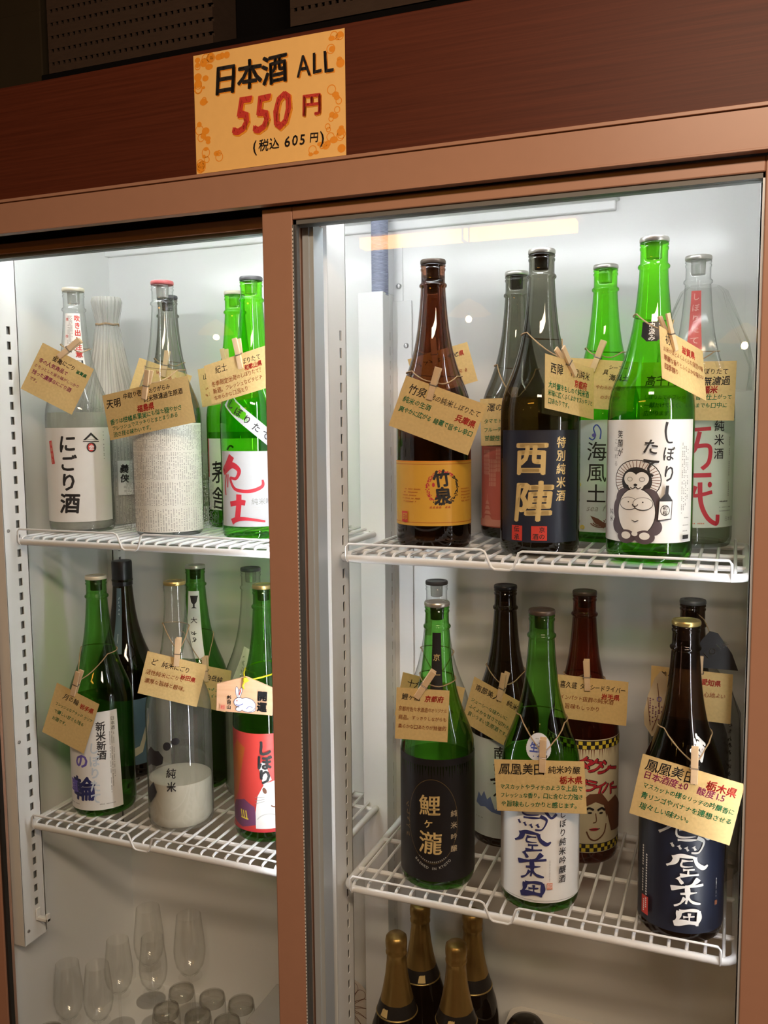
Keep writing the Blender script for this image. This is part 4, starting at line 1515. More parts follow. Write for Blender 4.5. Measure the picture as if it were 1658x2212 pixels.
bottle('houw', 'deep green bottle with white label in navy brush characters and a round silver sticker', 0.4072, 0.1270, 1, G_deep, 'disc', C_brown, 0.20, L_green)
a = label_art('houw', seed=32)
paper(a, -74, 98, .0155, .1500, 'W')
phoenix_name(a, D(0), .0390, .000222, 'N', 'N')
a.col('しぼり純米吟醸酒', D(43), .1370, .0490, .0112, 'K', .016, .01, .08, .9, .02)
a.tiny(D(25), .075, .048, .0018, 'lgrey')
a.rect(D(25) - .0035, D(25) + .0035, .0360, .0450, 'salmon2')
a.char('印', D(25), .0405, .0070, 'W', .0)
a.line([(D(-74 + 8 * i), .0205) for i in range(22)], .0006, 'grey')
a.done()
a = label_art('houw', 'round_sticker', seed=33)
pts = []
for i in range(72):
    rr = .0168 * (1 + .025 * (i % 2))
    pts.append((D(8) + rr * cos(radians(i * 5)) * 1.12, .2235 + rr * sin(radians(i * 5))))
a.poly(pts, 'silver')
a.text('生酒', D(8) - .0135, .2230, .0130, 'B', .035)
a.tinyrow(D(2), D(16), .2335, .0018, 'grey'); a.tinyrow(D(0), D(17), .2125, .0018, 'B')
a.done()
bottle('taxi', 'dark red bottle with a cream label between yellow and black checker bands', 0.4398, 0.2795, 1, G_wine, 'disc', C_brown, 0.0)
a = label_art('taxi', seed=34)
paper(a, -80, 108, .0190, .1880, 'cream')
sq = .0058
for v0 in (.1740, .0200):
    a.rect(D(-80), D(108), v0, v0 + 2 * sq + .001, 'K')
    i = 0
    u = D(-80)
    while u < D(108) - sq:
        for j in (0, 1):
            if (i + j) % 2 == 0:
                a.rect(u, u + sq, v0 + j * sq + .0005, v0 + (j + 1) * sq, 'yellow', 0, False)
        u += sq
        i += 1
    a.up()
for dx, c, w_ in ((.0010, 'K', .055), (0, 'crim', .028)):
    a.rng.seed(3)
    for i, ch in enumerate('タクシー'):
        a.char(ch, D(12) + i * .0150 + dx, .1530 - i * .0035, .0250, c, w_, .02, .05, -14, 1, .0)
    a.up()
    for i, ch in enumerate('ドライバー'):
        a.char(ch, D(6) + i * .0140 + dx, .1230 - i * .003, .0210, c, w_, .02, .05, -14, 1, .0)
    a.up()
a.poly([(D(8), .098), (D(20), .108), (D(40), .108), (D(52), .094), (D(50), .070), (D(44), .090), (D(30), .096), (D(16), .090)], 'brown')
a.poly([(D(44), .090), (D(70), .100), (D(92), .080), (D(92), .044), (D(60), .048), (D(52), .072)], 'brown')
a.curve([(D(14), .084), (D(20), .087), (D(27), .084)], .0030, 'K'); a.curve([(D(33), .083), (D(40), .086), (D(46), .082)], .0030, 'K')
a.ell(D(21), .0800, .0030, .0014, 'K', 12); a.ell(D(39), .0790, .0030, .0014, 'K', 12)
a.curve([(D(30), .079), (D(31), .067), (D(26), .0650)], .0012, 'brown')
a.ell(D(28), .0550, .0070, .0020, 'crim', 16); a.curve([(D(20), .0555), (D(28), .0545), (D(37), .0560)], .0010, 'K')
a.curve([(D(16), .052), (D(22), .041), (D(32), .039), (D(44), .048), (D(48), .062)], .0018, 'brown')
a.done()
bottle('houn', 'near-black bottle with navy label in white brush characters, front right corner', 0.5897, 0.1227, 1, G_dusk, 'disc', C_gold, 0.21, L_dark)
a = label_art('houn', seed=35)
paper(a, -72, 88, .0140, .1560, 'navy')
phoenix_name(a, D(11), .0400, .000228, 'P', 'lgrey')
a.tiny(D(-50), .112, .050, .0030, 'P', .9); a.tiny(D(-43), .106, .050, .0030, 'P', .9)
a.rect(D(-51), D(-39), .0240, .0480, 'R')
a.tiny(D(-47), .045, .028, .0024, 'P', .8); a.tiny(D(-43), .045, .032, .0024, 'P', .8)
a.tiny(D(51), .084, .060, .0018, 'grey'); a.rect(D(51) - .002, D(51) + .002, .0500, .0560, 'brown')
a.done()
a = label_art('houn', 'shoulder_lettering', seed=36)
a.char('酒', D(32), .2450, .0270, 'W', .045, 0, 0, -34, .9)
a.done()
a = label_art('houn', 'shoulder_lettering', seed=36)
a.char('生', D(-12), .2100, .0220, 'W', .045, 0, 0, 10, .9)
a.done()
bottle('giky', 'dark bottle behind the navy-label bottle, with a black hang tag', 0.5915, 0.2600, 1, G_dusk, 'disc', C_grey, 0.19, L_dark)

# ------------------------------------------------------------------ kraft cards, clothespins and twine
M_peg = wood('clothespin_wood', (0.62, 0.42, 0.24), (0.74, 0.54, 0.34), 9, (8, 8, 1), 0.6)
M_spring = pbr('spring_wire', (0.20, 0.17, 0.15), 0.35, 0.9, 0.05, 80)
M_twine = MATS['twine']


def frame(yaw, roll, vec=None):
    if vec:
        return Matrix.Rotation(sqrt(sum(c * c for c in vec)), 3, Vector(vec).normalized())
    return Matrix.Rotation(radians(yaw), 3, 'Z') @ Matrix.Rotation(-radians(roll), 3, 'Y')


CARDS = {}


def card(key, desc, c, w, h, roll, yaw, rows, vec=None, curl=0.05, base='kraft'):
    R = frame(yaw, roll, vec)
    a = Art(flatmap(curl), 0.012, 0, 0.00025, 0.00009, sum(map(ord, key)))
    a.rect(-w / 2, w / 2, -h / 2, h / 2, base)
    for (s, col, fx, fy, sz, *ex) in rows:
        mw = (0.97 - fx) * w
        if s == '~':                           # handwriting the photo does not let one read
            scribble(a, -w / 2 + fx * w + sz, h / 2 - fy * h, int((.88 - fx) * w / sz / 1.05), sz, col, False, int(fy * 100))
            continue
        a.text(s, -w / 2 + fx * w, h / 2 - fy * h, sz, INKS[col], ex[0] if ex else .012, .05, .12, mw, 0, .92, .022)
    # the back of the paper
    fb_ = lambda u, v: (u, 0.0001 + curl * u * u, v)
    n_ = 10
    for i in range(n_):
        u0, u1 = -w / 2 + w * i / n_, -w / 2 + w * (i + 1) / n_
        a.mb.add([fb_(u0, -h / 2), fb_(u0, h / 2), fb_(u1, h / 2), fb_(u1, -h / 2)], [(0, 1, 2, 3)], ink(base))
    o = a.mb.build('tasting_card', weld=True)
    o.location = c
    o.rotation_mode = 'QUATERNION'
    o.rotation_quaternion = R.to_quaternion()
    tag(o, 'kraft paper card hung on the ' + desc, 'card', 'handwritten kraft cards')
    CARDS[key] = (Vector(c), R, w, h)
    return o


INKS = {'K': 'K', 'R': 'R', 'G': 'G', 'M': 'M', 'O': 'O'}


def clothespin(key, desc, top, bot, flip=False):
    c, R, w, h = CARDS[key]
    n = -(R @ Vector((0, 1, 0)))
    top, bot = Vector(top), Vector(bot)
    ax = (top - bot)
    ax = ax - n * ax.dot(n)
    ax.normalize()
    side = ax.cross(n).normalized()
    mid = (top + bot) / 2
    # put the middle on the card's plane
    mid = mid - n * (mid - c).dot(n)
    Mx = Matrix((side, -n, ax)).transposed()      # local x = across, y = into the card, z = along
    t = thing('clothespin', 'small wooden clothespin on the card of the ' + desc, 'clothespin', mid, Mx.to_quaternion(), 'small wooden clothespins')
    L, Wd = 0.0225, 0.0041
    for s in (-1, 1):
        m = MB()
        # side view outline of a jaw (y outward, z along)
        out = [(0.0008, -L), (0.0036, -L + .001), (0.0046, -0.010), (0.0046, -0.0035), (0.0038, -0.0022), (0.0046, -0.0008), (0.0050, 0.006), (0.0066, L), (0.0040, L), (0.0014, 0.000), (0.0006, -0.008)]
        pl = [Vector((-Wd, s * y, z)) for y, z in out] + [Vector((Wd, s * y, z)) for y, z in out]
        k = len(out)
        fs = [tuple(range(k)), tuple(reversed(range(k, 2 * k)))] + [(i, i + k, (i + 1) % k + k, (i + 1) % k) for i in range(k)]
        m.add(pl, fs, M_peg)
        m.build('jaw', t, smooth=0, bevel=0.0004)
    m = MB()
    m.tube([(Wd + .0008, -.0046, -.0022), (-Wd - .0008, -.0046, -.0022)], .0006, M_spring, 6)
    m.tube([(Wd + .0008, .0046, -.0022), (-Wd - .0008, .0046, -.0022)], .0006, M_spring, 6)
    for s in (-1, 1):
        m.tube([(s * (Wd + .0008), -.0046, -.0022), (s * (Wd + .0009), -.0018, -.0004), (s * (Wd + .0009), .0018, -.0004), (s * (Wd + .0008), .0046, -.0022)], .0006, M_spring, 6)
    hx = []
    for i in range(41):
        an = i / 40 * 2 * pi * 5
        hx.append((-Wd - .0006 + (2 * Wd + .0012) * i / 40, .0013 * cos(an), -.0006 + .0013 * sin(an)))
    m.tube(hx, .0004, M_spring, 5)
    m.build('spring', t)
    return mid + ax * 0.003


def twine(key, desc, peg, zt, extra=0.0, drop=0.0):
    """loop round the bottle at height zt whose two ends run to the clothespin"""
    _, x, y, z0 = BOT[key]
    P = Vector(peg)
    r = prad(zt) + 0.0016
    d = Vector((P.x - x, P.y - y))
    ph = atan2(d.y, d.x)
    da = math.acos(min(0.98, r / max(r * 1.05, d.length)))
    pts = [P]
    A = Vector((x + r * cos(ph + da), y + r * sin(ph + da), z0 + zt - drop))
    B = Vector((x + r * cos(ph - da), y + r * sin(ph - da), z0 + zt + extra))
    for i in range(1, 6):
        t_ = i / 6
        q = P.lerp(A, t_)
        q.z -= 0.006 * sin(pi * t_)
        # keep clear of the shoulder
        dd = Vector((q.x - x, q.y - y))
        rr = prad(q.z - z0) + 0.0014
        if dd.length < rr:
            dd = dd.normalized() * rr
            q.x, q.y = x + dd.x, y + dd.y
        pts.append(q)
    n = 22
    for i in range(n + 1):
        an = ph + da + (2 * pi - 2 * da) * i / n
        zz = zt - drop + (extra + drop) * i / n
        rr = prad(zz) + 0.0014
        pts.append(Vector((x + rr * cos(an), y + rr * sin(an), z0 + zz)))
    for i in range(5, 0, -1):
        t_ = i / 6
        q = P.lerp(B, t_)
        q.z -= 0.004 * sin(pi * t_)
        dd = Vector((q.x - x, q.y - y))
        rr = prad(q.z - z0) + 0.0014
        if dd.length < rr:
            dd = dd.normalized() * rr
            q.x, q.y = x + dd.x, y + dd.y
        pts.append(q)
    m = MB()
    m.tube([p - P for p in pts], lambda t_: 0.00085 + .00012 * sin(140 * t_), M_twine, 6, True)
    tag(m.build('twine_loop', loc=P), 'thin twine loop round the neck of the ' + desc, 'twine', 'twine loops')


SPECS = [
    ('nigori', 'cloudy bottle at far upper left', (-0.3592, 0.1012, 0.2474), .0888, .0808, -28.1, 22.4,
     [('金亀にごり', 'K', .27, .17, .0092, .02), ('滋賀県', 'G', .74, .20, .0066, .03), ('冬の人気商品で', 'M', .07, .32, .0080, .02), ('とろっとした米の味がしっかり', 'M', .04, .45, .0068), ('残った濃厚なにごり酒', 'M', .05, .58, .0080, .02), ('です。', 'M', .06, .72, .0068)],
     None, (-0.3210, 0.1105, 0.3081), (-0.3542, 0.0968, 0.2804), .302),
    ('behind', 'dark bottle behind the newsprint-wrapped one', (-0.2659, 0.2428, 0.2442), .0919, .0568, -19.7, 24.3,
     [('~', 'O', .30, .25, .010), ('~', 'O', .12, .60, .007)], None, (-0.2515, 0.2428, 0.2954), (-0.2583, 0.2397, 0.2555), .285),
    ('tenmei', 'newsprint-wrapped clear bottle', (-0.1898, 0.1013, 0.1982), .1559, .0701, 9.9, 1.1,
     [('天明', 'K', .03, .22, .0150, .02), ('中取り壱号 おりがらみ', 'K', .24, .13, .0098, .015), ('純米無濾過生原酒', 'K', .47, .29, .0096, .015), ('福島県', 'R', .38, .46, .0112, .03), ('香りは柑橘系果実にも似た穏やかさ', 'G', .04, .62, .0096, .02), ('フレッシュでスッキリとまとまりある', 'G', .05, .76, .0090), ('渋さ残る味わいです。', 'G', .05, .90, .0090)],
     None, (-0.1851, 0.0954, 0.2545), (-0.1947, 0.0952, 0.2133), .262),
    ('kaya', 'rear green bottle left of the red-lettered one', (-0.1335, 0.2395, 0.2407), .1164, .0632, 7.2, -6.9,
     [('山', 'K', .08, .22, .0110), ('~', 'O', .06, .52, .0070), ('~', 'O', .05, .70, .0070)], None, (-0.1393, 0.2342, 0.2936), (-0.1334, 0.2335, 0.2533), .275),
    ('kid', 'red-lettered green bottle by the post', (-0.0442, 0.1230, 0.2447), .1129, .0594, 13.0, -3.9,
     [('紀土', 'K', .16, .20, .0125, .005), ('しぼりたて', 'K', .52, .20, .0108, .005), ('和歌山県', 'R', .62, .37, .0085, .03), ('冬季限定出荷のしぼりたて！', 'O', .06, .52, .0085), ('新酒。フレッシュなピチピチ', 'O', .06, .70, .0085), ('なめらかな口当たり', 'O', .06, .87, .0085)],
     None, (-0.0461, 0.1171, 0.2971), (-0.0385, 0.1166, 0.2560), .285),
    ('hidden', 'brown bottle behind the gold-label one', (0.2338, 0.2401, 0.2505), .0913, .0591, 15.4, 16.7,
     [('~', 'K', .06, .22, .0090), ('県', 'R', .82, .22, .0085, .03), ('~', 'O', .30, .65, .0070)], None, (0.2223, 0.2304, 0.2938), (0.2255, 0.2314, 0.2567), .28),
    ('takesen', 'gold-label brown bottle', (0.2687, 0.1059, 0.1829), .1154, .0709, -20.6, 8.2,
     [('竹泉', 'K', .08, .20, .0140, .012), ('幸の純米しぼりたて', 'K', .34, .21, .0110, .006), ('兵庫県', 'R', .71, .42, .0105, .03), ('純米の生酒', 'G', .06, .42, .0090, .018), ('爽やかに広がる 綺麗で旨キレ辛口', 'G', .05, .61, .0098, .02)],
     None, (0.2718, 0.1003, 0.2455), (0.2593, 0.0985, 0.2032), .240),
    ('b7', 'salmon-label dark bottle', (0.3328, 0.2469, 0.1739), .0840, .0686, 1.6, 4.0,
     [('澤の香', 'K', .12, .20, .0135), ('タマモト一', 'G', .06, .48, .0085), ('フルーティー', 'G', .05, .66, .0085), ('甘酸性酒', 'G', .06, .84, .0085)], None, (0.3413, 0.2415, 0.2206), (0.3388, 0.2413, 0.1808), .255),
    ('nishijin', 'gold-lettered black-label bottle', (0.4468, 0.0950, 0.2152), .1085, .0665, 0, 0,
     [('西陣', 'K', .10, .22, .0150, .015), ('特別純米', 'K', .50, .20, .0120), ('京都府', 'R', .58, .40, .0105, .03), ('大吟醸をもしのぐ純米酒', 'G', .06, .55, .0095, .018), ('米味に広くふくよかでスッキリと', 'G', .05, .70, .0090, .018), ('口あたりです。', 'G', .05, .85, .0088)],
     (-0.1608, 0.0628, 1.1569), (0.4371, 0.0763, 0.2672), (0.4525, 0.1087, 0.2266), .285),
    ('sea', 'seashell-label green bottle', (0.4645, 0.2437, 0.2239), .0918, .0680, -5.6, 2.9,
     [('う', 'K', .32, .22, .0085), ('具', 'K', .50, .24, .0085), ('シーフード', 'K', .58, .14, .0080), ('海風土', 'K', .60, .34, .0095, .015), ('やわらかな旨み', 'O', .42, .55, .0070), ('のさけです', 'O', .50, .75, .0070)], None, (0.4672, 0.2378, 0.2842), (0.4518, 0.2370, 0.2422), .275),
    ('clear', 'red-strip clear bottle by the right wall', (0.5786, 0.2246, 0.2118), .1200, .0771, -1.0, -3.8,
     [('高千代', 'K', .05, .32, .0150, .012), ('しぼりたて', 'K', .60, .17, .0098, .008), ('無濾過', 'K', .66, .33, .0125, .015), ('福米', 'R', .66, .48, .0105, .03), ('しぼりたてのフレッシュ旨に仕上がって', 'G', .04, .60, .0080, .015), ('一献だけでなく、いつまでも口中に', 'G', .04, .74, .0080, .015), ('広がります。', 'G', .04, .88, .0082, .015)],
     None, (0.5758, 0.2187, 0.2691), (0.5778, 0.2186, 0.2328), .27),
    ('hatsu', 'tall green raccoon-dog bottle', (0.5809, 0.0800, 0.2391), .0980, .0650, 0, 0,
     [('初桜', 'K', .12, .20, .0130, .010), ('滋賀県', 'R', .48, .22, .0110, .03), ('お米がほどよくふくらむ自然の味', 'O', .06, .40, .0085), ('華麗な香りとふくよかな味わい', 'O', .06, .57, .0085), ('四季醸り', 'O', .06, .74, .0085)],
     (-0.3595, 0.0976, 1.0943), (0.5800, 0.0560, 0.2980), (0.5800, 0.0640, 0.2580), .300),
    ('tsuki', 'navy-lettered deep green bottle', (-0.3565, 0.0932, -0.3012), .0833, .0916, -21.1, 5.4,
     [('月の輪', 'K', .22, .17, .0115, .012), ('岩手県', 'R', .62, .19, .0095, .03), ('フレッシュなアタック クリア', 'G', .10, .36, .0080), ('で優しい甘さも残る', 'G', .12, .50, .0078), ('お酒です。', 'G', .12, .64, .0078)],
     None, (-0.3343, 0.0893, -0.2213), (-0.3489, 0.0879, -0.2629), .272),
    ('haku', 'cup-icon green bottle', (-0.1976, 0.2540, -0.2790), .0751, .0746, -9.9, 13.8,
     [('白岳純', 'K', .42, .26, .0110, .02), ('~', 'G', .42, .52, .0075), ('~', 'G', .43, .68, .0075)], None, (-0.1995, 0.2474, -0.2246), (-0.1976, 0.2478, -0.2694), .275),
    ('do', 'milky bottle with black brush blobs', (-0.1608, 0.0993, -0.2184), .0934, .0684, -15.0, 23.5,
     [('ど', 'K', .09, .21, .0140, .012), ('純米にごり', 'K', .28, .22, .0105, .01), ('秋田県', 'R', .62, .40, .0088, .03), ('活性純米にごりで', 'O', .05, .46, .0086), ('濃厚な旨味と酸味。', 'O', .06, .66, .0086)],
     None, (-0.1475, 0.0985, -0.1521), (-0.1521, 0.0965, -0.2000), .325),
    ('juk', 'clear bottle behind the black-label one', (0.2151, 0.2285, -0.2523), .0982, .0704, -11.3, 7.7,
     [('十九', 'K', .10, .20, .0125), ('~', 'O', .1, .6, .008)], None, (0.2299, 0.2245, -0.1949), (0.2227, 0.2235, -0.2314), .285),
    ('koi', 'black-label deep green bottle', (0.2587, 0.0680, -0.2175), .0710, .0712, -2.4, 14.9,
     [('鯉ヶ瀧', 'K', .10, .17, .0098, .018), ('京都府', 'R', .54, .18, .0092, .03), ('京都府佐々木酒造のオリジナル', 'O', .05, .40, .0086), ('商品。すっきりしながらも', 'O', .05, .57, .0072), ('柔らかな口あたりが特徴的', 'O', .05, .74, .0078)],
     None, (0.2755, 0.0663, -0.1573), (0.2523, 0.0601, -0.1948), .290),
    ('nanbu', 'black bottle with blue mountain label', (0.3141, 0.2237, -0.2564), .0871, .0764, -17.0, -17.0,
     [('南部美人', 'K', .08, .17, .0115, .018), ('純米', 'K', .72, .15, .0105, .015), ('ジューシーな味わいに', 'G', .06, .46, .0082, .008), ('ふくよかな甘さで切れも', 'G', .06, .61, .0082, .008), ('良いうまい生原酒です。', 'G', .07, .76, .0082, .008)],
     None, (0.3357, 0.2108, -0.1891), (0.3246, 0.2142, -0.2391), .268),
    ('houw', 'white-label bottle with round sticker', (0.4192, 0.0660, -0.2932), .1143, .0689, 3.5, 7.4,
     [('鳳凰美田', 'K', .05, .17, .0160, .014), ('純米吟醸', 'K', .60, .17, .0110, .014), ('栃木県', 'R', .72, .36, .0108, .03), ('マスカットやライチのような上品で', 'G', .05, .52, .0092, .02), ('フレッシュな香り。口に含むと力強さ', 'G', .05, .68, .0088, .02), ('や旨味もしっかりと感じます。', 'G', .05, .85, .0088, .02)],
     None, (0.4234, 0.0605, -0.2279), (0.4227, 0.0604, -0.2761), .253),
    ('taxi', 'checker-label dark red bottle', (0.4596, 0.2186, -0.2201), .1002, .0635, -2.0, 3.4,
     [('喜久盛 タクシードライバー', 'K', .06, .21, .0125, .012), ('岩手県', 'R', .64, .39, .0092, .03), ('インパクト抜群の純米酒', 'O', .07, .50, .0080), ('旨味もしっかり', 'O', .14, .70, .0085)], None, (0.4531, 0.2122, -0.1636), (0.4555, 0.2123, -0.2068), .268),
    ('giky', 'dark bottle behind the navy-label one', (0.5937, 0.1979, -0.1922), .1033, .0674, -1.1, -1.2,
     [('義侠', 'K', .10, .17, .0120, .01), ('愛知県', 'R', .62, .22, .0092, .03), ('穏やかで香り まじり心地よい', 'O', .06, .46, .0080), ('酸味と旨味の綿の', 'O', .06, .66, .0080), ('と', 'O', .06, .84, .0080)], None, (0.6052, 0.1917, -0.1383), (0.6036, 0.1917, -0.1804), .272),
    ('houn', 'navy-label near-black bottle', (0.5967, 0.0608, -0.2813), .1183, .0791, -10.8, 0.1,
     [('鳳凰美田', 'K', .05, .14, .0165, .014), ('栃木県', 'R', .66, .18, .0125, .03), ('日本酒度±0　酸度1.5', 'M', .05, .31, .0112, .02), ('マスカットの様なリッチの吟醸香に', 'G', .07, .48, .0092, .02), ('青リンゴやバナナを連想させる', 'G', .07, .64, .0094, .02), ('瑞々しい味わい。', 'G', .08, .81, .0094, .02)],
     None, (0.6058, 0.0548, -0.2146), (0.6059, 0.0548, -0.2631), .258),
]
for (key, desc, c, w, h, roll, yaw, rows, vec, ptop, pbot, zt) in SPECS:
    card(key, desc, c, w, h, roll, yaw, rows, vec)
    P = clothespin(key, desc, ptop, pbot)
    twine(key, desc, P, zt, 0.004, 0.004)

# wooden plaque on the rabbit bottle, hung by a yellow cord
key = 'rab'
R = frame(16.9, -4.2)
t = thing('wooden_plaque', 'small pentagon wooden plaque with a painted rabbit on a yellow cord', 'plaque', (-0.0383, 0.1085, -0.2398), R.to_quaternion())
w, h = .0861, .0440
out = [(-w / 2, -h / 2), (w / 2, -h / 2), (w / 2 + .001, h / 2 - .002), (0.000, h / 2 + .0130), (-w / 2 - .001, h / 2 - .002)]
m = MB()
k = len(out)
m.add([(u, 0, v) for u, v in out] + [(u, .004, v) for u, v in out], [tuple(range(k)), tuple(reversed(range(k, 2 * k)))] + [(i, i + k, (i + 1) % k + k, (i + 1) % k) for i in range(k)], ink('plaque'))
m.build('board', t, smooth=0, bevel=.0005)
a = Art(flatmap(0), 0, 0, .0003, .00008, 4)
def rb(u, v, ru, rv, rot=0):
    a.ell(u, v, ru + .0007, rv + .0007, 'N', 24, rot)
    a.ell(u, v, ru, rv, 'W', 24, rot)
for (u, v, ru, rv, ro) in ((-.0120, .0100, .0020, .0080, 8), (-.0075, .0095, .0020, .0080, -14), (.0080, -.0150, .0090, .0040, 0), (.0040, -.0085, .0130, .0105, -8), (-.0085, -.0050, .0075, .0065, 20), (-.0080, -.0160, .0045, .0030, 0)):
    rb(u, v, ru, rv, ro)
a.ell(.0035, -.0080, .0128, .0100, 'W', 24, -8); a.ell(-.0083, -.0048, .0066, .0058, 'W', 24, 20)
a.ell(-.0075, .0100, .0009, .0050, 'R', 12, -14); a.ell(-.0115, -.0030, .0009, .0010, 'R', 10)
a.curve([(-.0130, -.0088), (-.0080, -.0100), (-.0020, -.0070)], .0010, 'B')
a.curve([(.0030, -.0150), (.0080, -.0100), (.0130, -.0120)], .0008, 'B')
a.col('開運', .0270, .0075, -.0095, .0155, 'K', .05)
a.col('杉日山', -.0235, .0010, -.0140, .0070, 'K', .04)
a.rect(-.0365, -.0290, -.0185, -.0110, 'salmon2'); a.char('杉', -.0327, -.0148, .0064, 'seal', .0)
a.up()
a.mb.build('painting', t)
m = MB()
M_cord = pbr('yellow_cord', (0.80, 0.66, 0.02), 0.6, 0, 0.08, 300)
Rt = R.transposed()
bx0, by0, bz0 = -0.0386, 0.1732, Z2
def loc(p):
    return Rt @ (Vector(p) - Vector((-0.0383, 0.1085, -0.2398)))
hole = Vector((0.000, -.001, h / 2 + .0060))
pts = [hole]
zt = .262
rr = prad(zt) + .0016
A = [loc((bx0 + rr * cos(radians(an)), by0 + rr * sin(radians(an)), bz0 + zt + .004 * sin(radians(an)))) for an in range(196, -20, -12)]
a0 = hole.lerp(A[0], .5) + Vector((0, -.012, .006)); a1 = hole.lerp(A[-1], .5) + Vector((0.004, -.014, .004))
pts = [hole, hole.lerp(a0, .5), a0, a0.lerp(A[0], .5)] + A + [A[-1].lerp(a1, .5), a1, a1.lerp(hole, .5)]
m.tube(pts, .0013, M_cord, 8, True)
m.lathe([(.0001, -.0042), (.0034, -.002), (.0040, .001), (.0026, .004), (.0001, .005)], M_cord, 12, (hole.x, hole.y - .002, hole.z + .002))
m.tube([hole + Vector((0, -.002, .002)), hole + Vector((-.003, -.004, -.006)), hole + Vector((-.001, -.003, -.011))], .0013, M_cord, 8)
m.build('cord', t)

# bag, leaf of paper and hang tag round the dark bottle at the right wall
M_film2 = glass('plastic_bag_film', (0.93, 0.93, 0.91), (0.60, 0.62, 0.60), 2, 0.05, 0.15, veil=0.07, fmax=0.6)
gx, gy = 0.5915, 0.2600
m = MB()
m.lathe([(0.0600, .010), (0.0620, .10), (0.0640, .18), (0.0600, .235), (0.0450, .275), (0.0260, .300), (0.0220, .315)], M_film2, 56, cap0=False, cap1=False,
        rfun=lambda r, z, a: r * (1 + 0.05 * sin(4 * a + 25 * z) + 0.03 * sin(13 * a - 40 * z)))
b = tag(m.build('plastic_bag', loc=(gx + .006, gy, Z2), smooth=70), 'clear plastic bag round the dark bottle behind the navy-label bottle', 'bag', 'plastic bags')
a = Art(lambda u, v, l: ((0.066 + l) * sin(u / .066), -(0.066 + l) * cos(u / .066), v), .004, 0, .002, .0001, 3)
scribble(a, .066 * radians(44), .240, 12, .0085, 'K', True, 9)
a.col('さい', .066 * radians(44), .122, .112, .0085, 'K', .01)
a.mb.build('bag_lettering', b)
M_leaf = pbr('beige_printed_paper', (0.52, 0.41, 0.30), 0.8, 0, 0.25, 60)
t = thing('paper_leaf', 'crumpled beige printed paper leaf hanging left of the navy-label bottle', 'paper', (0.5520, 0.1880, -0.2080))
m = MB()
out = [(-.006, -.046), (-.016, -.030), (-.017, -.012), (-.012, .012), (-.004, .036), (.004, .048), (.012, .040), (.011, .010), (.006, -.020), (.002, -.038)]
k = len(out)
def lf(u, v, l):
    return (u, .003 * sin(90 * v + 60 * u) - l, v)
a = Art(lf, .004, .006, .0, .0003, 6)
a.poly(out, 'beige')
for i in range(5):
    a.tiny(-.009 + i * .0038, .014 - .004 * i, -.026 + .002 * i, .0026, 'plum', .6)
a.ring(.0025, .0080, .0026, .0030, .0010, 'violet', 14)
for (p, q) in (((-.012, .010), (-.008, -.028)), ((.000, .030), (.004, -.010)), ((-.006, -.036), (.002, -.012))):
    a.line([p, q], .0009, 'brown')
a.mb.build('leaf', t, weld=True)
t = thing('hang_tag', 'black triangular tag with pale letters at the right edge behind the navy-label bottle', 'tag', (0.6180, 0.1930, -0.1310))
m = MB()
out = [(-.034, -.022), (.034, -.022), (.026, .000), (.008, .026), (-.002, .028), (-.010, .018)]
k = len(out)
m.add([(u, 0, v) for u, v in out] + [(u, .0006, v) for u, v in out], [tuple(range(k)), tuple(reversed(range(k, 2 * k)))] + [(i, i + k, (i + 1) % k + k, (i + 1) % k) for i in range(k)], ink('black'))
m.build('tag_card', t, smooth=0)
a = Art(flatmap(0), 0, 0, .0004, .0001, 4)
for i, ch in enumerate('VIOI'):
    a.char(ch, -.014 + i * .0075, -.012 + i * .0065, .0120, 'lgrey', .01, 0, 0, 42)
a.char('米', .0165, .0120, .0085, 'lgrey', .01, 0, 0, 42)
a.mb.build('tag_lettering', t)
m = MB(); m.tube([(-.002, .0003, .026), (-.010, .030, .036), (-.020, .060, .038)], .0007, M_twine, 6); m.build('tag_string', t)

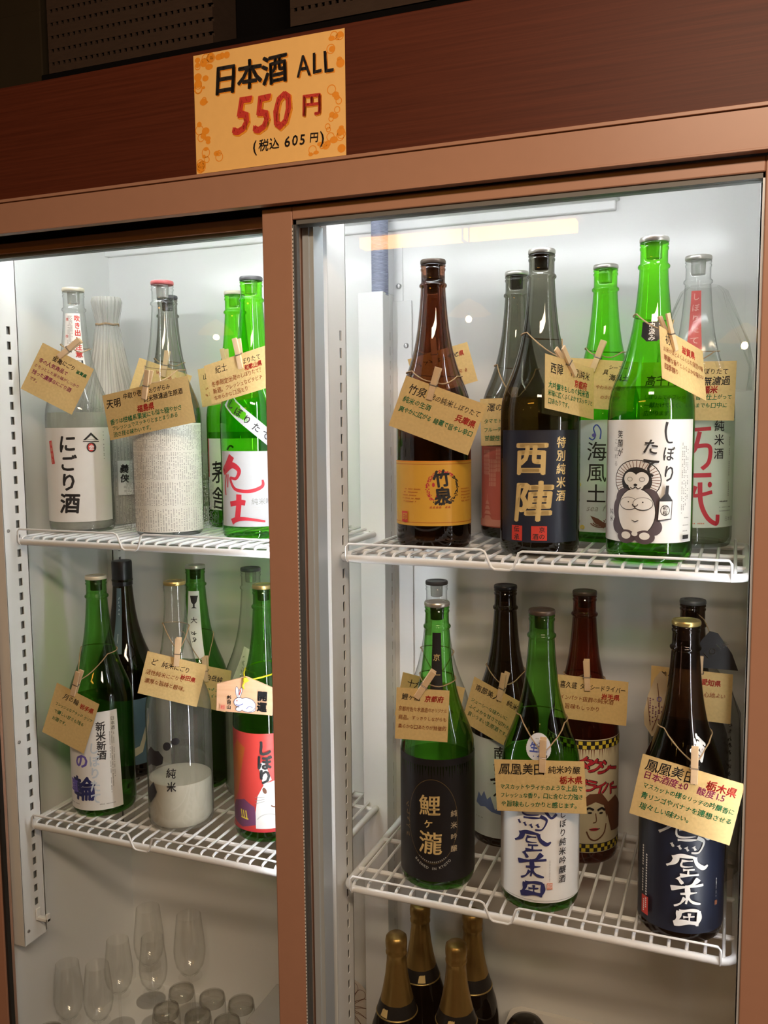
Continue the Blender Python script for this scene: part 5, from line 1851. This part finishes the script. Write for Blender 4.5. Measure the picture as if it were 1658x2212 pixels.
# ------------------------------------------------------------------ things on the floor of the refrigerator
M_foil = pbr('gold_foil', (0.42, 0.27, 0.085), 0.36, 0.85, 0.15, 70, 0.5)
G_champ = glass('champagne_glass', (0.05, 0.06, 0.03), (0.008, 0.010, 0.006), 1.5)
M_band = pbr('black_neck_band', (0.010, 0.010, 0.010), 0.35)
proto = None
for i, (x, y, lab) in enumerate(((0.1640, 0.2120, 'gold-foil champagne bottle at the front left of the four'), (0.2590, 0.2230, 'gold-foil champagne bottle at the front right of the four'),
                               (0.1690, 0.3120, 'gold-foil champagne bottle behind the front left one'), (0.2580, 0.3180, 'gold-foil champagne bottle behind the front right one'))):
    if proto is None:
        t = thing('champagne_bottle', lab, 'bottle', (x, y, FL), None, 'champagne bottles on the cabinet floor')
        m = MB()
        m.lathe([(.038, .001), (.0425, 0), (.0440, .006), (.0440, .125), (.0430, .145), (.0395, .165), (.0335, .184), (.0275, .202), (.0220, .225), (.0175, .250), (.0150, .275), (.0145, .290), (.0145, .300)], G_champ, 56)
        m.build('glass_body', t)
        m = MB()
        m.lathe([(.0262, .2100), (.0225, .2260), (.0180, .2510), (.0158, .2720), (.0152, .2820), (.0166, .2850), (.0168, .2890), (.0156, .2910), (.0168, .2960), (.0172, .3060), (.0160, .3130), (.0120, .3165), (.0001, .3170)], M_foil, 48, cap1=False,
                rfun=lambda r, z, a: r * (1 + .012 * sin(9 * a + 40 * z) + .010 * sin(17 * a - 80 * z)))
        m.build('foil_hood', t, smooth=70)
        m = MB()
        m.lathe([(.0318, .1905), (.0322, .1915), (.0268, .2085), (.0262, .2100)], M_band, 48)
        nb = m.build('neck_band', t)
        m = MB(); m.lathe([(.0328, .1888), (.0334, .1896), (.0330, .1908), (.0322, .1914)], pbr('gold_line', (.50, .36, .13), .35, .8), 48); m.build('gold_line', nb)
        a = Art(lambda u, v, l: ((.0316 - (v - .192) * .32 + .0012 + l) * sin(u / .03), -(.0316 - (v - .192) * .32 + .0012 + l) * cos(u / .03), v), .004, 0, .0004, .0001, 2)
        for s in (-1, 0, 1):
            a.poly([(-.006 + s * .004, .1935), (-.002 + s * .004, .1935), (-.001 + s * .003, .2055), (-.005 + s * .003, .2040)], 'gold')
        a.mb.build('crest', nb)
        proto = t
    else:
        t = proto.copy(); COL.objects.link(t); t.location = (x, y, FL); t['label'] = lab
        for ch in list(proto.children):
            c = ch.copy(); COL.objects.link(c); c.parent = t
            for g in list(ch.children):
                d = g.copy(); COL.objects.link(d); d.parent = c
    t.rotation_euler = (0, 0, radians((-12, 8, 30, -20)[i]))

G_wineglass = glass('wineglass_glass', (0.994, 0.994, 0.990), (0.90, 0.895, 0.88), 4.0, 0.06)
proto = None
wl = [(-0.3840, 0.1630, 1.0, 'small wine glass at the front, with a bright rim'), (-0.4370, 0.1480, 1.0, 'small wine glass by the left wall, beside the bright-rimmed one'), (-0.4000, 0.2400, 1.0, 'wine glass directly behind the bright-rimmed one'),
      (-0.3450, 0.2700, 1.0, 'wine glass in the middle of the cluster'), (-0.3920, 0.3220, 1.12, 'tall wine glass at the back left corner'), (-0.2980, 0.3200, 1.15, 'large tall wine glass at the back, nearest the tumblers')]
for x, y, s, lab in wl:
    if proto is None:
        t = thing('wine_glass', lab, 'glass', (x, y, FL), None, 'wine glasses on the cabinet floor')
        m = MB()
        m.lathe([(.0200, .064), (.0001, .062)][::-1] + [(.0060, .0640), (.0150, .0720), (.0225, .0850), (.0256, .1000), (.0260, .1120), (.0245, .1300), (.0215, .1560), (.0200, .1700), (.0192, .1703), (.0206, .1560), (.0237, .1300), (.0251, .1120), (.0247, .1000), (.0216, .0860), (.0140, .0735), (.0030, .0660)][0:],
                G_wineglass, 40, cap0=False, cap1=False)
        m.build('bowl', t, smooth=60)
        m = MB(); m.lathe([(.0040, .0655), (.0026, .058), (.0022, .040), (.0024, .010), (.0040, .005)], G_wineglass, 20); m.build('stem', t)
        m = MB(); m.lathe([(.0250, 0), (.0255, .0010), (.0160, .0026), (.0050, .0048), (.0030, .0060)], G_wineglass, 40); m.build('foot', t)
        proto = t
    else:
        t = proto.copy(); COL.objects.link(t); t.location = (x, y, FL); t['label'] = lab; t.scale = (s, s, s)
        for ch in list(proto.children):
            c = ch.copy(); COL.objects.link(c); c.parent = t
G_tumbler = glass('tumbler_glass', (0.985, 0.985, 0.975), (0.62, 0.60, 0.57), 3.0, 0.07)
proto = None
tl = [(-0.2810, 0.2660, 'upturned tumbler, back row, nearest the wine glasses'), (-0.2180, 0.2700, 'upturned tumbler, middle of the back row'), (-0.1600, 0.2740, 'upturned tumbler, back row, nearest the brown post'),
      (-0.2760, 0.2110, 'upturned tumbler, second row, nearest the wine glasses'), (-0.2130, 0.2160, 'upturned tumbler, middle of the second row'), (-0.1560, 0.2190, 'upturned tumbler, second row, nearest the brown post'), (-0.2450, 0.1620, 'upturned tumbler at the front of the group'),
      (-0.4310, 0.0900, 'upturned tumbler at the bottom left corner, by the left wall'), (-0.3760, 0.0980, 'upturned tumbler at the bottom left, in front of the bright-rimmed wine glass')]
for x, y, lab in tl:
    if proto is None:
        t = thing('tumbler', lab, 'glass', (x, y, FL), None, 'upturned tumblers on the cabinet floor')
        m = MB(); m.lathe([(.0262, 0), (.0270, .001), (.0255, .040), (.0240, .076), (.0222, .0850), (.0170, .0880), (.0001, .0870)], G_tumbler, 40, cap0=False, cap1=False); wall = m.build('wall', t, smooth=50)
        m = MB(); m.lathe([(.0215, .0700), (.0226, .0730), (.0216, .0830), (.0165, .0862), (.0001, .0852)], glass('tumbler_base_glass', (0.93, 0.92, 0.90), (0.24, 0.23, 0.21), 2.0, 0.09), 40, cap1=False); m.build('thick_base', t, smooth=50)
        proto = t
    else:
        t = proto.copy(); COL.objects.link(t); t.location = (x, y, FL); t['label'] = lab
        for ch in list(proto.children):
            c = ch.copy(); COL.objects.link(c); c.parent = t
m = MB(); m.box(-.070, .070, -.055, .055, 0, .080, pbr('pale_tray', (0.55, 0.53, 0.50), 0.5)); m.box(-.072, .072, -.057, .057, .076, .082, pbr('pale_tray', (0.55, 0.53, 0.50), 0.5))
tag(m.build('pale_box', loc=(-0.055, 0.290, FL), bevel=.002), 'low pale box between the tumblers and the brown post', 'box')

# patterned plate leaning on the back wall
R = Matrix.Rotation(radians(-7), 3, 'X')
t = thing('patterned_plate', 'white plate with brown petal outlines standing behind the middle standard', 'plate', (0.0100, 0.3460, FL + .003), R.to_quaternion())
m = MB()
Mr = Matrix.Translation((0, 0, .062)) @ Matrix.Rotation(radians(90), 4, 'X')
m.lathe([(.0001, -.004), (.030, -.004), (.034, -.002), (.056, .005), (.060, .008), (.0605, .0095), (.058, .0095), (.034, .002), (.030, .0005), (.0001, 0)], pbr('plate_glaze', INK['petal'], 0.3), 56, cap0=False, cap1=False, M=Mr)
m.build('dish', t)
def pm(u, v, l):
    r = hypot(u, v)
    d = 0.0 if r < .030 else (r - .030) * .30
    return (u, -d - l - .0003, v + .062)
a = Art(pm, .006, .006, .0008, .0001, 3)
for i in range(16):
    an = 2 * pi * i / 16
    c1, s1 = cos(an), sin(an)
    def P(r, w_):
        return (r * c1 - w_ * s1, r * s1 + w_ * c1)
    a.curve([P(.012, 0), P(.028, .0045), P(.045, .0085), P(.053, .0045), P(.055, 0), P(.053, -.0045), P(.045, -.0085), P(.028, -.0045), P(.012, 0)], .0009, 'brown', up=False)
a.up()
a.ring(0, 0, .012, .012, .0010, 'brown')
a.mb.build('petal_pattern', t)

# white bin with a dark round bottle in it
M_bin = pbr('translucent_white_plastic', (0.80, 0.77, 0.72), 0.4)
t = thing('plastic_bin', 'pale plastic bin at the bottom right corner of the refrigerator', 'bin', (0.4860, 0.226, FL))
m = MB()
hx, hy, hh, r_ = .164, .128, .140, .022
def rr_loop(dx, dy, z):
    X, Y = hx + dx, hy + dy
    return [(x, y, z) for x, y in arc((-X + r_, -Y + r_), r_, 180, 270, 5) + arc((X - r_, -Y + r_), r_, 270, 360, 5) + arc((X - r_, Y - r_), r_, 0, 90, 5) + arc((-X + r_, Y - r_), r_, 90, 180, 5)]
loops = [rr_loop(-.014, -.014, 0), rr_loop(0, 0, hh - .004), rr_loop(.006, .006, hh - .004), rr_loop(.006, .006, hh), rr_loop(-.003, -.003, hh), rr_loop(-.017, -.017, .004)]
vs = [p for l in loops for p in l]
n = len(loops[0])
fs = [(j * n + i, j * n + (i + 1) % n, (j + 1) * n + (i + 1) % n, (j + 1) * n + i) for j in range(5) for i in range(n)]
fs += [tuple(reversed(range(n))), tuple(range(5 * n, 6 * n))]
m.add(vs, fs, M_bin)
m.build('bin_body', t)
t = thing('dark_bottle', 'glossy black bottle top standing in the pale plastic bin', 'bottle', (0.3560, 0.285, FL + .005))
m = MB(); m.lathe([(.030, 0), (.033, .003), (.033, .138), (.031, .154), (.024, .164), (.012, .169), (.0001, .170)], pbr('glossy_black', (.006, .006, .005), .12), 44, cap1=False); m.build('body', t)
m = MB(); m.lathe([(.0345, .128), (.0350, .130), (.0350, .136), (.0340, .138)], pbr('glossy_black', (.006, .006, .005), .12), 44); m.build('collar', t)

# ------------------------------------------------------------------ finish: lift everything onto the room floor, tidy up
bpy.data.objects.remove(_fo)
for o in list(SC.objects):
    if o.parent is None:
        o.location.z += ZS
bpy.context.view_layer.update()
